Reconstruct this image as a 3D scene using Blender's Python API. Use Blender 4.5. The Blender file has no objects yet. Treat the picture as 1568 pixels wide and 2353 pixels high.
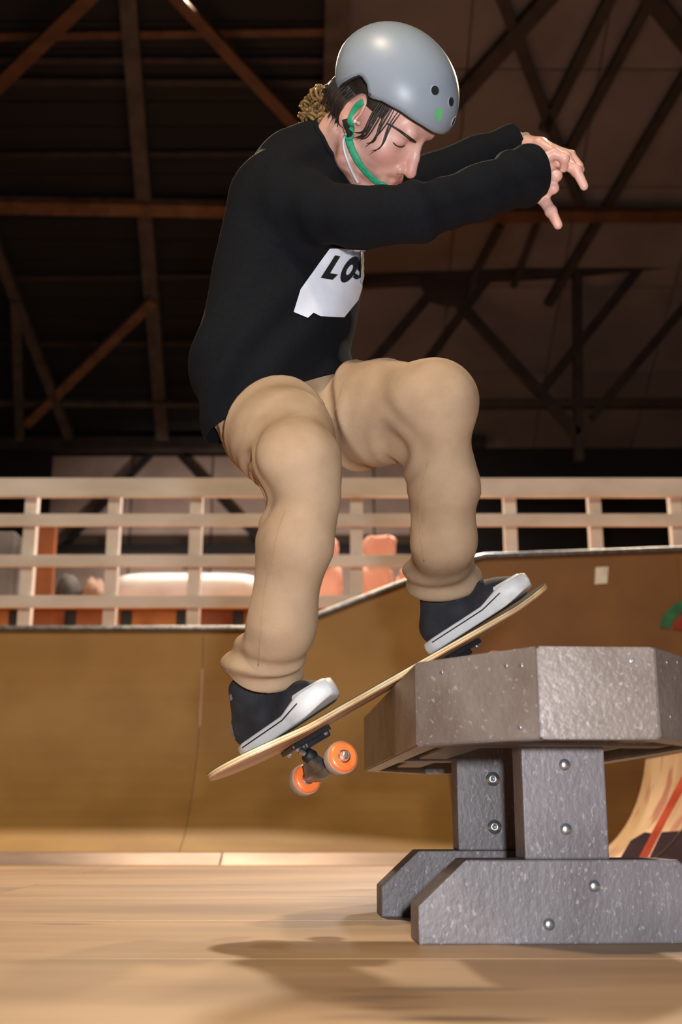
import bpy, bmesh, math, random
import numpy as np
from mathutils import Vector, Matrix
from mathutils.bvhtree import BVHTree
random.seed(7); rng = np.random.RandomState(7)
scene = bpy.context.scene
C = scene.collection

# ------------------------------------------------------------------ camera
FPX = 2720.0; TH = math.radians(14.4); CAMH = 0.19
cam_data = bpy.data.cameras.new('camera'); cam = bpy.data.objects.new('camera', cam_data); C.objects.link(cam)
cam_data.sensor_fit = 'VERTICAL'; cam_data.sensor_height = 36.0; cam_data.lens = FPX/2353*36.0
cam.location = (0, 0, CAMH); cam.rotation_euler = (math.pi/2+TH, 0, 0)
cam_data.clip_start = 0.05; cam_data.clip_end = 200
cam_data.dof.use_dof = True; cam_data.dof.focus_distance = 2.2
cam_data.dof.aperture_fstop = cam_data.lens/1000/0.011
scene.camera = cam

# ------------------------------------------------------------------ light
world = bpy.data.worlds.new('world'); scene.world = world; world.use_nodes = True
wb = world.node_tree.nodes['Background']; wb.inputs[0].default_value = (1.0, 0.90, 0.84, 1); wb.inputs[1].default_value = 0.042
def lamp(name, kind, loc, energy, col, size=0.1, target=None, spot=None):
    d = bpy.data.lights.new(name, kind); d.energy = energy; d.color = col
    if kind == 'AREA': d.shape = 'DISK'; d.size = size
    else: d.shadow_soft_size = size
    if spot: d.spot_size = math.radians(spot); d.spot_blend = 0.5
    o = bpy.data.objects.new(name, d); C.objects.link(o); o.location = loc
    if target is not None:
        o.rotation_euler = (Vector(target)-Vector(loc)).to_track_quat('-Z', 'Y').to_euler()
    return o
lamp('camera_flash', 'SPOT', (0.10, -0.06, CAMH+0.10), 215, (0.90, 0.94, 1.0), 0.03, (0.0, 2.2, 1.05), 110)
lamp('hall_lamp_or_fill', 'SPOT', (-1.2, 8.6, 6.95), 2100, (1.0, 0.80, 0.56), 0.22, (-0.6, 3.6, 0), 96)
lamp('hall_lamp_or_fill', 'SPOT', (2.8, 8.6, 6.95), 1500, (1.0, 0.80, 0.56), 0.22, (1.4, 3.6, 0), 96)
lamp('hall_lamp_or_fill', 'SPOT', (-1.8, -1.5, 6.5), 1450, (1.0, 0.82, 0.58), 0.35, (-0.3, 5.2, 0.4), 70)  # fill added from the front to warm and brighten the ramp face
lamp('store_lamp_or_fill', 'SPOT', (0.8, 9.5, 5.6), 1400, (1.0, 0.92, 0.90), 0.15, (0.05, 7.6, 1.6), 60)
lamp('store_lamp_or_fill', 'SPOT', (-1.2, 11.2, 0.9), 480, (1.0, 0.84, 0.74), 0.2, (-1.0, 14.0, 1.6), 100)  # unseen uplight added behind the counter to brighten the back wall
scene.view_settings.view_transform = 'Standard'; scene.view_settings.look = 'None'
scene.view_settings.gamma = 1.0; scene.view_settings.use_curve_mapping = False
scene.view_settings.exposure = 0.0

# ------------------------------------------------------------------ helpers
_c, _s = math.cos(TH), math.sin(TH)
def P(px, py, Y):
    """point at world depth Y along the ray of photograph pixel (px, py)"""
    x = (px-784)/FPX; u = -(py-1176.5)/FPX
    d = np.array([x, _c-u*_s, _s+u*_c]); return np.array([0, 0, CAMH])+d*(Y/d[1])
def PZ(px, py, z):
    x = (px-784)/FPX; u = -(py-1176.5)/FPX
    d = np.array([x, _c-u*_s, _s+u*_c]); return np.array([0, 0, CAMH])+d*((z-CAMH)/d[2])
def nrm(v):
    v = np.asarray(v, float); return v/np.linalg.norm(v)

def srgb(r, g, b):
    f = lambda v: (v/255/12.92 if v/255 <= .04045 else ((v/255+.055)/1.055)**2.4)
    return (f(r), f(g), f(b))

def pm(name, base, base2=None, rough=.6, scale=12., stretch=(1, 1, 1), bump=0., bscale=60., metal=0., spec=.5,
       lo=.35, hi=.65, detail=6., speck=None, speck_scale=90., speck_at=.68, vcol=None, sss=0., coat=0., sheen=0.):
    """procedural material: two colours mixed by a noise, optional specks, fine bump"""
    m = bpy.data.materials.new(name); m.use_nodes = True; nt = m.node_tree; N = nt.nodes; L = nt.links
    b = N['Principled BSDF']; b.inputs['Roughness'].default_value = rough; b.inputs['Metallic'].default_value = metal
    b.inputs['Specular IOR Level'].default_value = spec
    if sss: b.inputs['Subsurface Weight'].default_value = sss; b.inputs['Subsurface Radius'].default_value = (.012, .005, .003); b.inputs['Subsurface Scale'].default_value = .5
    if coat: b.inputs['Coat Weight'].default_value = coat; b.inputs['Coat Roughness'].default_value = .2
    if sheen: b.inputs['Sheen Weight'].default_value = sheen
    tc = N.new('ShaderNodeTexCoord'); mp = N.new('ShaderNodeMapping'); mp.inputs['Scale'].default_value = stretch
    oi = N.new('ShaderNodeObjectInfo'); vm = N.new('ShaderNodeVectorMath'); vm.operation = 'SCALE'; vm.inputs[0].default_value = (7., 5., 3.)
    L.new(oi.outputs['Random'], vm.inputs['Scale']); L.new(vm.outputs[0], mp.inputs['Location'])
    L.new(tc.outputs['Object'], mp.inputs['Vector'])
    nz = N.new('ShaderNodeTexNoise'); nz.inputs['Scale'].default_value = scale; nz.inputs['Detail'].default_value = detail
    L.new(mp.outputs[0], nz.inputs['Vector'])
    cr = N.new('ShaderNodeValToRGB'); cr.color_ramp.elements[0].position = lo; cr.color_ramp.elements[1].position = hi
    if base2 is None: base2 = tuple(v*.82 for v in base)
    cr.color_ramp.elements[0].color = (*base2, 1); cr.color_ramp.elements[1].color = (*base, 1)
    L.new(nz.outputs['Fac'], cr.inputs['Fac']); out = cr.outputs['Color']
    def mix(a, bcol, fac, mode='MIX'):
        mx = N.new('ShaderNodeMix'); mx.data_type = 'RGBA'; mx.blend_type = mode
        L.new(a, mx.inputs[6]); 
        if isinstance(bcol, tuple): mx.inputs[7].default_value = (*bcol, 1)
        else: L.new(bcol, mx.inputs[7])
        if isinstance(fac, float): mx.inputs[0].default_value = fac
        else: L.new(fac, mx.inputs[0])
        return mx.outputs[2]
    if speck:
        n2 = N.new('ShaderNodeTexNoise'); n2.inputs['Scale'].default_value = speck_scale; n2.inputs['Detail'].default_value = 3
        L.new(mp.outputs[0], n2.inputs['Vector'])
        r2 = N.new('ShaderNodeValToRGB'); r2.color_ramp.elements[0].position = speck_at; r2.color_ramp.elements[1].position = speck_at+.06
        L.new(n2.outputs['Fac'], r2.inputs['Fac']); out = mix(out, speck, r2.outputs['Color'])
    if vcol:
        at = N.new('ShaderNodeAttribute'); at.attribute_name = vcol
        out = mix(out, at.outputs['Color'], 1.0, 'MULTIPLY')
    L.new(out, b.inputs['Base Color'])
    if bump:
        n3 = N.new('ShaderNodeTexNoise'); n3.inputs['Scale'].default_value = bscale; n3.inputs['Detail'].default_value = 5
        L.new(mp.outputs[0], n3.inputs['Vector'])
        bp = N.new('ShaderNodeBump'); bp.inputs['Strength'].default_value = bump; bp.inputs['Distance'].default_value = .004
        L.new(n3.outputs['Fac'], bp.inputs['Height']); L.new(bp.outputs[0], b.inputs['Normal'])
    return m

M = {}
M['table'] = pm('table_paint', srgb(112, 104, 105), srgb(90, 81, 81), rough=.5, scale=9, bump=.35, bscale=120, speck=srgb(136, 128, 128), speck_scale=150, speck_at=.62, stretch=(1, 1, .6))
M['rim'] = pm('table_rim_paint', srgb(122, 110, 103), srgb(96, 82, 74), rough=.36, spec=.6, scale=7, bump=.35, bscale=110, speck=srgb(142, 132, 126), speck_scale=120, speck_at=.63)
M['steel'] = pm('galvanised_steel', (.62, .65, .68), (.45, .48, .5), rough=.28, metal=.9, scale=60)
M['darksteel'] = pm('worn_steel', (.25, .26, .28), (.12, .12, .13), rough=.35, metal=.8, scale=40)
M['black_metal'] = pm('black_painted_metal', (.012, .012, .014), (.02, .02, .022), rough=.35, scale=30)
M['floor'] = pm('floor_plywood', srgb(168, 134, 98), srgb(128, 97, 66), rough=.5, scale=2.6, stretch=(.35, 1.6, 1), bump=.15, bscale=30, detail=9, speck=srgb(110, 84, 58), speck_scale=6, speck_at=.66)
M['ramp'] = pm('ramp_masonite', srgb(164, 124, 64), srgb(148, 108, 52), rough=.62, scale=3, bump=.08, bscale=40, lo=.3, hi=.7)
M['ramp_right'] = pm('ramp_masonite_old', srgb(138, 94, 46), srgb(112, 72, 34), rough=.62, scale=2.2, bump=.08, bscale=40, lo=.3, hi=.7)
M['strip'] = pm('threshold_metal', srgb(152, 128, 116), srgb(112, 92, 82), rough=.4, metal=.35, scale=4, stretch=(.5, 1, 1))
M['rail'] = pm('railing_white_paint', srgb(222, 213, 206), srgb(196, 185, 174), rough=.6, scale=5, stretch=(.4, 1, 1))
M['wood'] = pm('raw_lumber', srgb(190, 128, 66), srgb(150, 92, 44), rough=.65, scale=4, stretch=(.3, 1, 1))
M['orange_ply'] = pm('orange_plywood', srgb(164, 94, 42), srgb(124, 64, 26), rough=.6, scale=3)
M['roof_dark'] = pm('roof_boards_dark', srgb(27, 25, 26), srgb(19, 17, 18), rough=.8, scale=3, stretch=(.4, 2, 1))
M['roof_brown'] = pm('roof_panel_brown', srgb(126, 114, 110), srgb(110, 98, 94), rough=.8, scale=1.5)
M['beam_brown'] = pm('beam_brown_paint', srgb(104, 66, 38), srgb(78, 46, 26), rough=.6, scale=6)
M['beam_dark'] = pm('beam_dark_steel', srgb(58, 46, 42), srgb(40, 32, 30), rough=.7, scale=6)
M['beam_grey'] = pm('beam_grey_steel', srgb(88, 76, 68), srgb(64, 54, 48), rough=.7, scale=6)
M['beam_tan'] = pm('beam_tan_timber', srgb(128, 92, 62), srgb(100, 66, 42), rough=.7, scale=6)
M['wall_dark'] = pm('wall_dark', srgb(34, 28, 27), srgb(24, 20, 20), rough=.8, scale=2)
M['wall_pale'] = pm('wall_pale_board', srgb(178, 158, 146), srgb(152, 132, 122), rough=.7, scale=2)
M['pink'] = pm('pink_insulation', srgb(250, 196, 178), srgb(232, 160, 142), rough=.8, scale=5, bump=.3, bscale=20)
M['white_vinyl'] = pm('white_vinyl', srgb(226, 222, 226), srgb(200, 192, 196), rough=.4, scale=3)
M['grey_box'] = pm('grey_plastic', srgb(120, 118, 122), srgb(96, 94, 98), rough=.5, scale=4)
M['black'] = pm('black_matte', (.01, .01, .011), (.006, .006, .007), rough=.6, scale=20)

def link(o, parent=None):
    C.objects.link(o)
    if parent is not None: o.parent = parent
    return o
def obj(name, me, mat=None, parent=None, smooth=None, loc=None):
    """link mesh data as one object; meshes are built in world space, so a parent keeps them in place"""
    if mat is not None and not me.materials: me.materials.append(mat)
    o = bpy.data.objects.new(name, me); C.objects.link(o)
    if loc is not None: o.location = loc
    if parent is not None:
        o.parent = parent; o.matrix_parent_inverse = Matrix.Translation(-Vector(parent.location))
    if smooth:
        me.polygons.foreach_set('use_smooth', [True]*len(me.polygons))
    return o
def thing(name, label, cat, loc, group=None):
    o = bpy.data.objects.new(name, None); C.objects.link(o); o.location = Vector([float(v) for v in loc]); o.empty_display_size = .1
    o['label'] = label; o['category'] = cat
    if group: o['group'] = group
    return o
def tag(o, label, cat, group=None):
    o['label'] = label; o['category'] = cat
    if group: o['group'] = group
    return o
def struct(o, label=None):
    o['kind'] = 'structure'
    if label: o['label'] = label
    return o
def mesh(verts, faces, name='m'):
    me = bpy.data.meshes.new(name); me.from_pydata([tuple(map(float, v)) for v in verts], [], [tuple(map(int, f)) for f in faces]); me.update(); return me
def bm_mesh(bm, name='m'):
    bmesh.ops.recalc_face_normals(bm, faces=bm.faces)
    me = bpy.data.meshes.new(name); bm.to_mesh(me); bm.free(); return me
def prism(poly, ax0, axu, axv, axn, t, bevel=0., seg=2):
    """polygon (u,v) list in the plane (ax0; axu, axv) extruded by t along axn"""
    ax0, axu, axv, axn = [np.asarray(a, float) for a in (ax0, axu, axv, axn)]
    bm = bmesh.new()
    a = [bm.verts.new(ax0+u*axu+v*axv) for u, v in poly]; b = [bm.verts.new(ax0+u*axu+v*axv+t*axn) for u, v in poly]
    n = len(poly); bm.faces.new(a); bm.faces.new(b[::-1])
    for i in range(n): bm.faces.new((a[i], b[i], b[(i+1) % n], a[(i+1) % n]))
    if bevel: bmesh.ops.bevel(bm, geom=bm.edges[:]+bm.verts[:], offset=bevel, segments=seg, affect='EDGES', profile=.6)
    return bm_mesh(bm)
def box(c, ex, ey, ez, hx, hy, hz, bevel=0.):
    c, ex, ey, ez = [np.asarray(a, float) for a in (c, ex, ey, ez)]
    return prism([(-hx, -hy), (hx, -hy), (hx, hy), (-hx, hy)], c-hz*ez, ex, ey, ez, 2*hz, bevel)
EX, EY, EZ = np.eye(3)
def abox(x0, x1, y0, y1, z0, z1, bevel=0.):
    return box(((x0+x1)/2, (y0+y1)/2, (z0+z1)/2), EX, EY, EZ, (x1-x0)/2, (y1-y0)/2, (z1-z0)/2, bevel)
def frame_of(d):
    d = nrm(d); h = EZ if abs(d[2]) < .9 else EX
    u = nrm(np.cross(h, d)); return u, np.cross(d, u), d
def bar(p, q, w, t, bevel=.004, up=None):
    """rectangular bar from p to q"""
    p, q = np.asarray(p, float), np.asarray(q, float); d = nrm(q-p)
    if up is None: u, v, _ = frame_of(d)
    else:
        u = nrm(np.cross(up, d)); v = np.cross(d, u)
    return box((p+q)/2, u, v, d, w/2, t/2, np.linalg.norm(q-p)/2, bevel)
def tube_data(path, rad, seg=8, caps=True, flat=1.0, upv=None):
    path = np.asarray(path, float); n = len(path); rad = np.broadcast_to(np.asarray(rad, float), (n,))
    tg = np.gradient(path, axis=0); V = []; F = []
    u = None
    for i in range(n):
        d = nrm(tg[i])
        if upv is not None: u = nrm(np.cross(upv if not callable(upv) else upv(i), d))
        elif u is None: u = frame_of(d)[0]
        else: u = nrm(u-np.dot(u, d)*d)
        v = np.cross(d, u)
        for k in range(seg):
            a = 2*math.pi*k/seg; V.append(path[i]+rad[i]*(math.cos(a)*u+flat*math.sin(a)*v))
    for i in range(n-1):
        for k in range(seg):
            a = i*seg+k; b = i*seg+(k+1) % seg; F.append((a, b, b+seg, a+seg))
    if caps: F.append(tuple(range(seg))[::-1]); F.append(tuple(range((n-1)*seg, n*seg)))
    return V, F
def tube(path, rad, seg=8, **k):
    return mesh(*tube_data(path, rad, seg, **k))
def join_data(parts):
    V = []; F = []
    for v, f in parts:
        o = len(V); V += list(v); F += [tuple(i+o for i in q) for q in f]
    return mesh(V, F)
def lathe(profile, o, ax, seg=28, close=False):
    """profile [(r, h)] spun about axis ax through o"""
    u, v, d = frame_of(ax); o = np.asarray(o, float); V = []; F = []; n = len(profile)
    for r, h in profile:
        for k in range(seg):
            a = 2*math.pi*k/seg; V.append(o+h*d+r*(math.cos(a)*u+math.sin(a)*v))
    for i in range(n-1):
        for k in range(seg):
            a = i*seg+k; b = i*seg+(k+1) % seg; F.append((a, b, b+seg, a+seg))
    F.append(tuple(range(seg))[::-1]); F.append(tuple(range((n-1)*seg, n*seg)))
    me = mesh(V, F); bm = bmesh.new(); bm.from_mesh(me); bmesh.ops.remove_doubles(bm, verts=bm.verts, dist=1e-6); bm.to_mesh(me); bm.free(); return me
def catmull(pts, n=8):
    pts = np.asarray(pts, float); p = np.vstack([2*pts[0]-pts[1], pts, 2*pts[-1]-pts[-2]]); out = []
    for i in range(1, len(p)-2):
        for t in np.linspace(0, 1, n, endpoint=False):
            a, b, c, d = p[i-1:i+3]
            out.append(.5*((2*b)+(c-a)*t+(2*a-5*b+4*c-d)*t*t+(-a+3*b-3*c+d)*t**3))
    out.append(pts[-1]); return np.array(out)

# ------------------------------------------------------------------ signed-distance modelling (for bodies, cloth, shoes)
def smin(a, b, k):
    h = np.clip(.5+.5*(b-a)/k, 0, 1); return b+(a-b)*h-k*h*(1-h)
def smax(a, b, k): return -smin(-a, -b, k)
def sd_sph(p, c, r): return np.linalg.norm(p-np.asarray(c, float), axis=1)-r
def sd_cone(p, a, b, ra, rb):
    a = np.asarray(a, float); ba = np.asarray(b, float)-a; pa = p-a
    h = np.clip(pa@ba/(ba@ba), 0, 1); return np.linalg.norm(pa-h[:, None]*ba, axis=1)-(ra+(rb-ra)*h)
def sd_ell(p, c, r, R=None):
    q = p-np.asarray(c, float)
    if R is not None: q = q@R
    r = np.asarray(r, float); k0 = np.linalg.norm(q/r, axis=1); k1 = np.linalg.norm(q/(r*r), axis=1)+1e-9
    return k0*(k0-1)/k1
def sd_chain(p, pts, rads, k):
    d = None
    for i in range(len(pts)-1):
        e = sd_cone(p, pts[i], pts[i+1], rads[i], rads[i+1]); d = e if d is None else smin(d, e, k)
    return d
def sdf_mesh(f, lo, hi, h, relax=2, lip=1.6):
    lo = np.asarray(lo, float); K = 8; nb = np.ceil((np.asarray(hi)-lo)/(h*K)).astype(int)+1; n = nb*K
    I = np.stack(np.meshgrid(*[np.arange(k) for k in nb], indexing='ij'), -1).reshape(-1, 3)
    ctr = lo+(I*K+K/2)*h; d = f(ctr); near = np.abs(d) < lip*K*h*.87+h
    vol = np.repeat(np.repeat(np.repeat(np.where(d < 0, -1., 1.).reshape(nb), K, 0), K, 1), K, 2).astype(np.float32)
    loc = np.stack(np.meshgrid(*[np.arange(K)]*3, indexing='ij'), -1).reshape(-1, 3)
    IN = I[near]
    for s in range(0, len(IN), 600):
        ids = (IN[s:s+600, None, :]*K+loc[None]).reshape(-1, 3)
        vol[ids[:, 0], ids[:, 1], ids[:, 2]] = f(lo+ids*h)
    ins = vol < 0
    corners = [(i, j, k) for i in (0, 1) for j in (0, 1) for k in (0, 1)]
    sl = lambda o: tuple(slice(o[a], n[a]-1+o[a]) for a in range(3))
    cnt = sum(ins[sl(o)].astype(np.int8) for o in corners); act = (cnt > 0) & (cnt < 8)
    ai = np.argwhere(act); vid = -np.ones(act.shape, int); vid[tuple(ai.T)] = np.arange(len(ai))
    acc = np.zeros((len(ai), 3)); num = np.zeros(len(ai))
    for a in corners:
        for ax in range(3):
            if a[ax]: continue
            b = list(a); b[ax] = 1
            va = vol[tuple((ai+a).T)]; vb = vol[tuple((ai+b).T)]; m = (va < 0) != (vb < 0)
            t = np.where(m, va/np.where(m, va-vb, 1), 0); q = np.array(a, float)+t[:, None]*(np.array(b)-np.array(a))
            acc += q*m[:, None]; num += m
    V = lo+(ai+acc/num[:, None])*h; F = []
    for ax in range(3):
        u, v = [(1, 2), (2, 0), (0, 1)][ax]
        s0 = [slice(0, n[0]), slice(0, n[1]), slice(0, n[2])]; s1 = list(s0); s0[ax] = slice(0, n[ax]-1); s1[ax] = slice(1, n[ax])
        A = ins[tuple(s0)]; B = ins[tuple(s1)]; e = np.argwhere(A != B)
        e = e[(e[:, u] > 0) & (e[:, v] > 0) & (e[:, u] < n[u]-1) & (e[:, v] < n[v]-1)]
        du = np.zeros(3, int); du[u] = 1; dv = np.zeros(3, int); dv[v] = 1
        q = np.stack([vid[tuple((e-du-dv).T)], vid[tuple((e-dv).T)], vid[tuple(e.T)], vid[tuple((e-du).T)]], 1)
        flip = ~A[tuple(e.T)]; q[flip] = q[flip][:, ::-1]; F.append(q)
    F = np.concatenate(F); T_ = V[F[:, :3]]
    if np.einsum('ij,ij->i', T_[:, 0], np.cross(T_[:, 1], T_[:, 2])).sum()+np.einsum('ij,ij->i', V[F[:, 0]], np.cross(V[F[:, 2]], V[F[:, 3]])).sum() < 0: F = F[:, ::-1]
    return relax_v(V, F, relax), F
def relax_v(V, F, it, w=.5):
    for _ in range(it):
        S = np.zeros_like(V); N = np.zeros(len(V))
        for i in range(4):
            np.add.at(S, F[:, i], V[F[:, (i+1) % 4]]+V[F[:, i-1]]); np.add.at(N, F[:, i], 2)
        V = V*(1-w)+w*S/np.maximum(N, 1)[:, None]
    return V
def vnormals(V, F):
    a = np.cross(V[F[:, 2]]-V[F[:, 0]], V[F[:, 3]]-V[F[:, 1]]); N = np.zeros_like(V)
    for i in range(4): np.add.at(N, F[:, i], a)
    return N/(np.linalg.norm(N, axis=1)[:, None]+1e-12)
_wd = [nrm(rng.randn(3)) for _ in range(24)]; _wp = rng.rand(24)*6.28; _wf = .6+rng.rand(24)*.9
def wob(p, freq):
    return sum(np.sin(p@_wd[i]*freq*_wf[i]+_wp[i]) for i in range(24))/5.
def to_mesh(V, F, cuts=(), solid=0.):
    """numpy mesh to mesh data; cuts = [(point, outward normal, centre, radius)] slices off what lies beyond a plane"""
    me = bpy.data.meshes.new('m'); me.from_pydata(V.tolist(), [], F.tolist())
    if cuts:
        bm = bmesh.new(); bm.from_mesh(me)
        for co, no, ctr, rad in cuts:
            co = Vector(co); no = Vector(no); ctr = Vector(ctr)
            g = [f for f in bm.faces if (f.calc_center_median()-ctr).length < rad]
            es = {e for f in g for e in f.edges}; vs = {v for f in g for v in f.verts}
            bmesh.ops.bisect_plane(bm, geom=g+list(es)+list(vs), plane_co=co, plane_no=no, clear_outer=True)
        if solid:
            bmesh.ops.recalc_face_normals(bm, faces=bm.faces)
            r = bmesh.ops.solidify(bm, geom=bm.faces[:], thickness=solid)
        bm.to_mesh(me); bm.free()
    me.update(); me.polygons.foreach_set('use_smooth', [True]*len(me.polygons)); return me

# ================================================================== THE HALL
# floor: slab with plywood sheets laid on it, their joints left open
fl = struct(obj('floor', abox(-11, 11, -4, 14, -.12, -.018), M['floor']), 'worn plywood floor of the skate hall')
sheet = None
for j in range(12):
    for i in range(-3, 4):
        y0 = -1.32+j*.61; 
        if y0 > 4.85: continue
        x0 = i*2.44-1.22+(.35 if j % 2 else -.15)
        y1 = min(y0+.606, 4.918)
        o = obj('floor_board', abox(0, 2.4365, 0, y1-y0, -.018, 0, .0015) if (sheet is None or y1-y0 < .6) else sheet, M['floor'], fl)
        if sheet is None: sheet = o.data
        o.location = (x0, y0, 0)
xsm = P(507, 1985, 4.95)[0]
for k_, (xa, xb) in enumerate(((-8, xsm-.002), (xsm+.002, 8))):
    struct(obj('trim_%d' % (k_+1), prism([(0, 0), (.24, 0), (.24, .045), (.10, .045)], (xa, 4.92, 0), EY, EZ, EX, xb-xa, .002), M['strip']), 'sloping metal threshold strip along the foot of the quarter pipe')

# quarter pipe across the back
Y0, R = 5.06, .92
hx = np.array([-9, -.46, -.12, .345, .68, 1.735, 9]); hz = np.array([1.10, 1.10, 1.168, 1.348, 1.474, 1.513, 1.56])
def lip(x): return float(np.interp(x, hx, hz))
YL = Y0+R
qp = thing('quarter_pipe', 'brown plywood quarter pipe with steel coping, rising to a taller section behind the table', 'ramp', (0, Y0, 0))
def ramp_panel(x0, x1, m):
    nx = max(2, int((x1-x0)/.12)); V = []; F = []; xs = np.linspace(x0+.0015, x1-.0015, nx+1); rows = 22
    for x in xs:
        h = lip(x)
        for k in range(rows):
            if k <= 16: a = k/16*math.pi/2; V.append((x, Y0+R*math.sin(a), R*(1-math.cos(a))+.004))
            else: V.append((x, Y0+R, R+(h-R)*(k-16)/(rows-17)+.004*(rows-1-k)/5))
    for i in range(nx):
        for k in range(rows-1):
            a = i*rows+k; F.append((a, a+rows, a+rows+1, a+1))
    bm = bmesh.new(); bm.from_mesh(mesh(V, F)); bmesh.ops.recalc_face_normals(bm, faces=bm.faces)
    if bm.faces[0].normal.z < 0: bmesh.ops.reverse_faces(bm, faces=bm.faces)
    bmesh.ops.solidify(bm, geom=bm.faces[:], thickness=.009)
    me = bm_mesh(bm); obj('ramp_panel', me, m, qp, smooth=False)
    return me
seams = [-.70+1.22*k for k in range(-6, 7)]
for a, b in zip(seams[:-1], seams[1:]):
    ramp_panel(a, b, M['ramp'] if a < .4 else M['ramp_right'])
cp = [(x, YL-.012, lip(x)+.012) for x in list(np.linspace(-8, -.46, 20))+list(np.linspace(-.4, 8, 60))]
obj('coping', tube(cp, .015, 10), M['darksteel'], qp, smooth=True)
# platform behind the lip: the low deck and the raised one
dk = [(x, lip(x)) for x in (-8, -.46, -.12, .345, .68, 1.735, 8)]
V = []; F = []
for x, z in dk: V += [(x, YL+.005, z-.03), (x, YL+1.2, z-.03), (x, YL+1.2, z), (x, YL+.005, z)]
for i in range(len(dk)-1):
    a = 4*i
    for k in range(4): F.append((a+k, a+(k+1) % 4, a+4+(k+1) % 4, a+4+k))
F += [(0, 1, 2, 3), tuple(4*(len(dk)-1)+k for k in (3, 2, 1, 0))]
obj('platform', mesh(V, F), M['wood'], qp)
# paint and sticker on the tall section
def decal(name, pts, Y, m, parent, t=.002):
    bm = bmesh.new(); v = [bm.verts.new(P(x, y, Y)) for x, y in pts]; f = bm.faces.new(v); bm.normal_update()
    if f.normal.y > 0: bmesh.ops.reverse_faces(bm, faces=[f])
    r = bmesh.ops.extrude_face_region(bm, geom=[f]); bmesh.ops.translate(bm, verts=[e for e in r['geom'] if isinstance(e, bmesh.types.BMVert)], vec=(0, -t, 0))
    return obj(name, bm_mesh(bm), m, parent)
M['green_paint'] = pm('green_spray_paint', srgb(52, 120, 74), srgb(36, 92, 56), rough=.6, scale=14)
M['red_paint'] = pm('red_spray_paint', srgb(158, 52, 30), srgb(128, 40, 22), rough=.6, scale=14)
M['sticker'] = pm('white_sticker', srgb(232, 224, 208), srgb(210, 200, 184), rough=.5, scale=20)
def arc(cx, cy, r0, r1, a0, a1, ax=1.0, n=14):
    o = [(cx+r1*ax*math.cos(math.radians(a)), cy-r1*math.sin(math.radians(a))) for a in np.linspace(a0, a1, n)]
    return o+[(cx+r0*ax*math.cos(math.radians(a)), cy-r0*math.sin(math.radians(a))) for a in np.linspace(a1, a0, n)]
decal('painted_arc', arc(1592, 1452, 52, 76, 60, 172), YL-.006, M['green_paint'], qp)
decal('painted_arc', arc(1592, 1452, 24, 46, 60, 172), YL-.006, M['red_paint'], qp)
decal('sticker', [(1369, 1304), (1399, 1302), (1396, 1341), (1367, 1343)], YL-.006, M['sticker'], qp)

# guard railing on the platform
RY = YL+.62
rl = thing('guard_railing', 'white painted timber railing of posts and four rails on the ramp platform', 'railing', (0, RY, 1.1))
def zat(py, Y): return P(784, py, Y)[2]
for px in (-130, 65, 258, 448, 634, 820, 998, 1176, 1373, 1562, 1760):
    x = P(px, 1250, RY)[0]; z0 = max(lip(x-.036), lip(x+.036))+.0005
    obj('post', abox(x-.036, x+.036, RY, RY+.07, z0, zat(1108, RY), .004), M['rail'], rl)
for y0, y1, t in ((1103, 1145, .05), (1183, 1211, .03), (1277, 1304, .03), (1370, 1398, .03)):
    x1 = 6.0
    if y0 > 1350: x1 = .24
    obj('rail', abox(-6.0, x1, RY-t, RY-.001, zat(y1, RY), zat(y0, RY), .004), M['rail'], rl)

# storage counter behind the railing with things kept on it
CY = 7.55
ct = thing('storage_counter', 'low wooden counter boarded in orange plywood behind the railing', 'counter', (-.9, CY, 1.1))
zt = zat(1392, CY)
obj('counter_top', abox(-5, .55, CY-.04, CY+.75, zt-.03, zt, .004), M['wood'], ct)
for i in range(14):
    x = -4.6+i*.36
    obj('front_panel', abox(x+.012, x+.30, CY, CY+.02, 1.1, zt-.031, .003), M['orange_ply'] if i % 3 else M['wood'], ct)
    obj('upright', abox(x-.055, x+.011, CY-.012, CY+.05, 1.1, zt-.031, .003), M['black'], ct)
for x in (-4.9, .45): obj('leg', abox(x-.04, x+.04, CY+.6, CY+.68, 0, zt-.03), M['wood'], ct)
def rolled(name, label, px0, px1, py0, py1, Y, m, cat, lumps=0., seed=0):
    a, b = P(px0, py1, Y), P(px1, py0, Y); L_ = b[0]-a[0]; r = (b[2]-zt)/2; zc = zt+r
    n = 14; prof = []; V = []; F = []; sg = 18; rs = np.random.RandomState(seed)
    for i in range(n+1):
        x = a[0]+L_*i/n; e = 1-.18*abs(2*i/n-1)**6
        for k in range(sg):
            an = 2*math.pi*k/sg; rr = r*e*(1+lumps*(rs.rand()-.5))
            V.append((x, Y+rr*1.1*math.cos(an), max(zt+.001, zc+rr*math.sin(an))))
    for i in range(n):
        for k in range(sg): p = i*sg+k; q = i*sg+(k+1) % sg; F.append((p, q, q+sg, p+sg))
    F += [tuple(range(sg))[::-1], tuple(range(n*sg, (n+1)*sg))]
    return tag(obj(name, mesh(V, F), m, smooth=True), label, cat)
rolled('rolled_sheet', 'long white vinyl roll lying on the counter behind the railing', 272, 588, 1318, 1372, CY+.25, M['white_vinyl'], 'roll')
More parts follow.
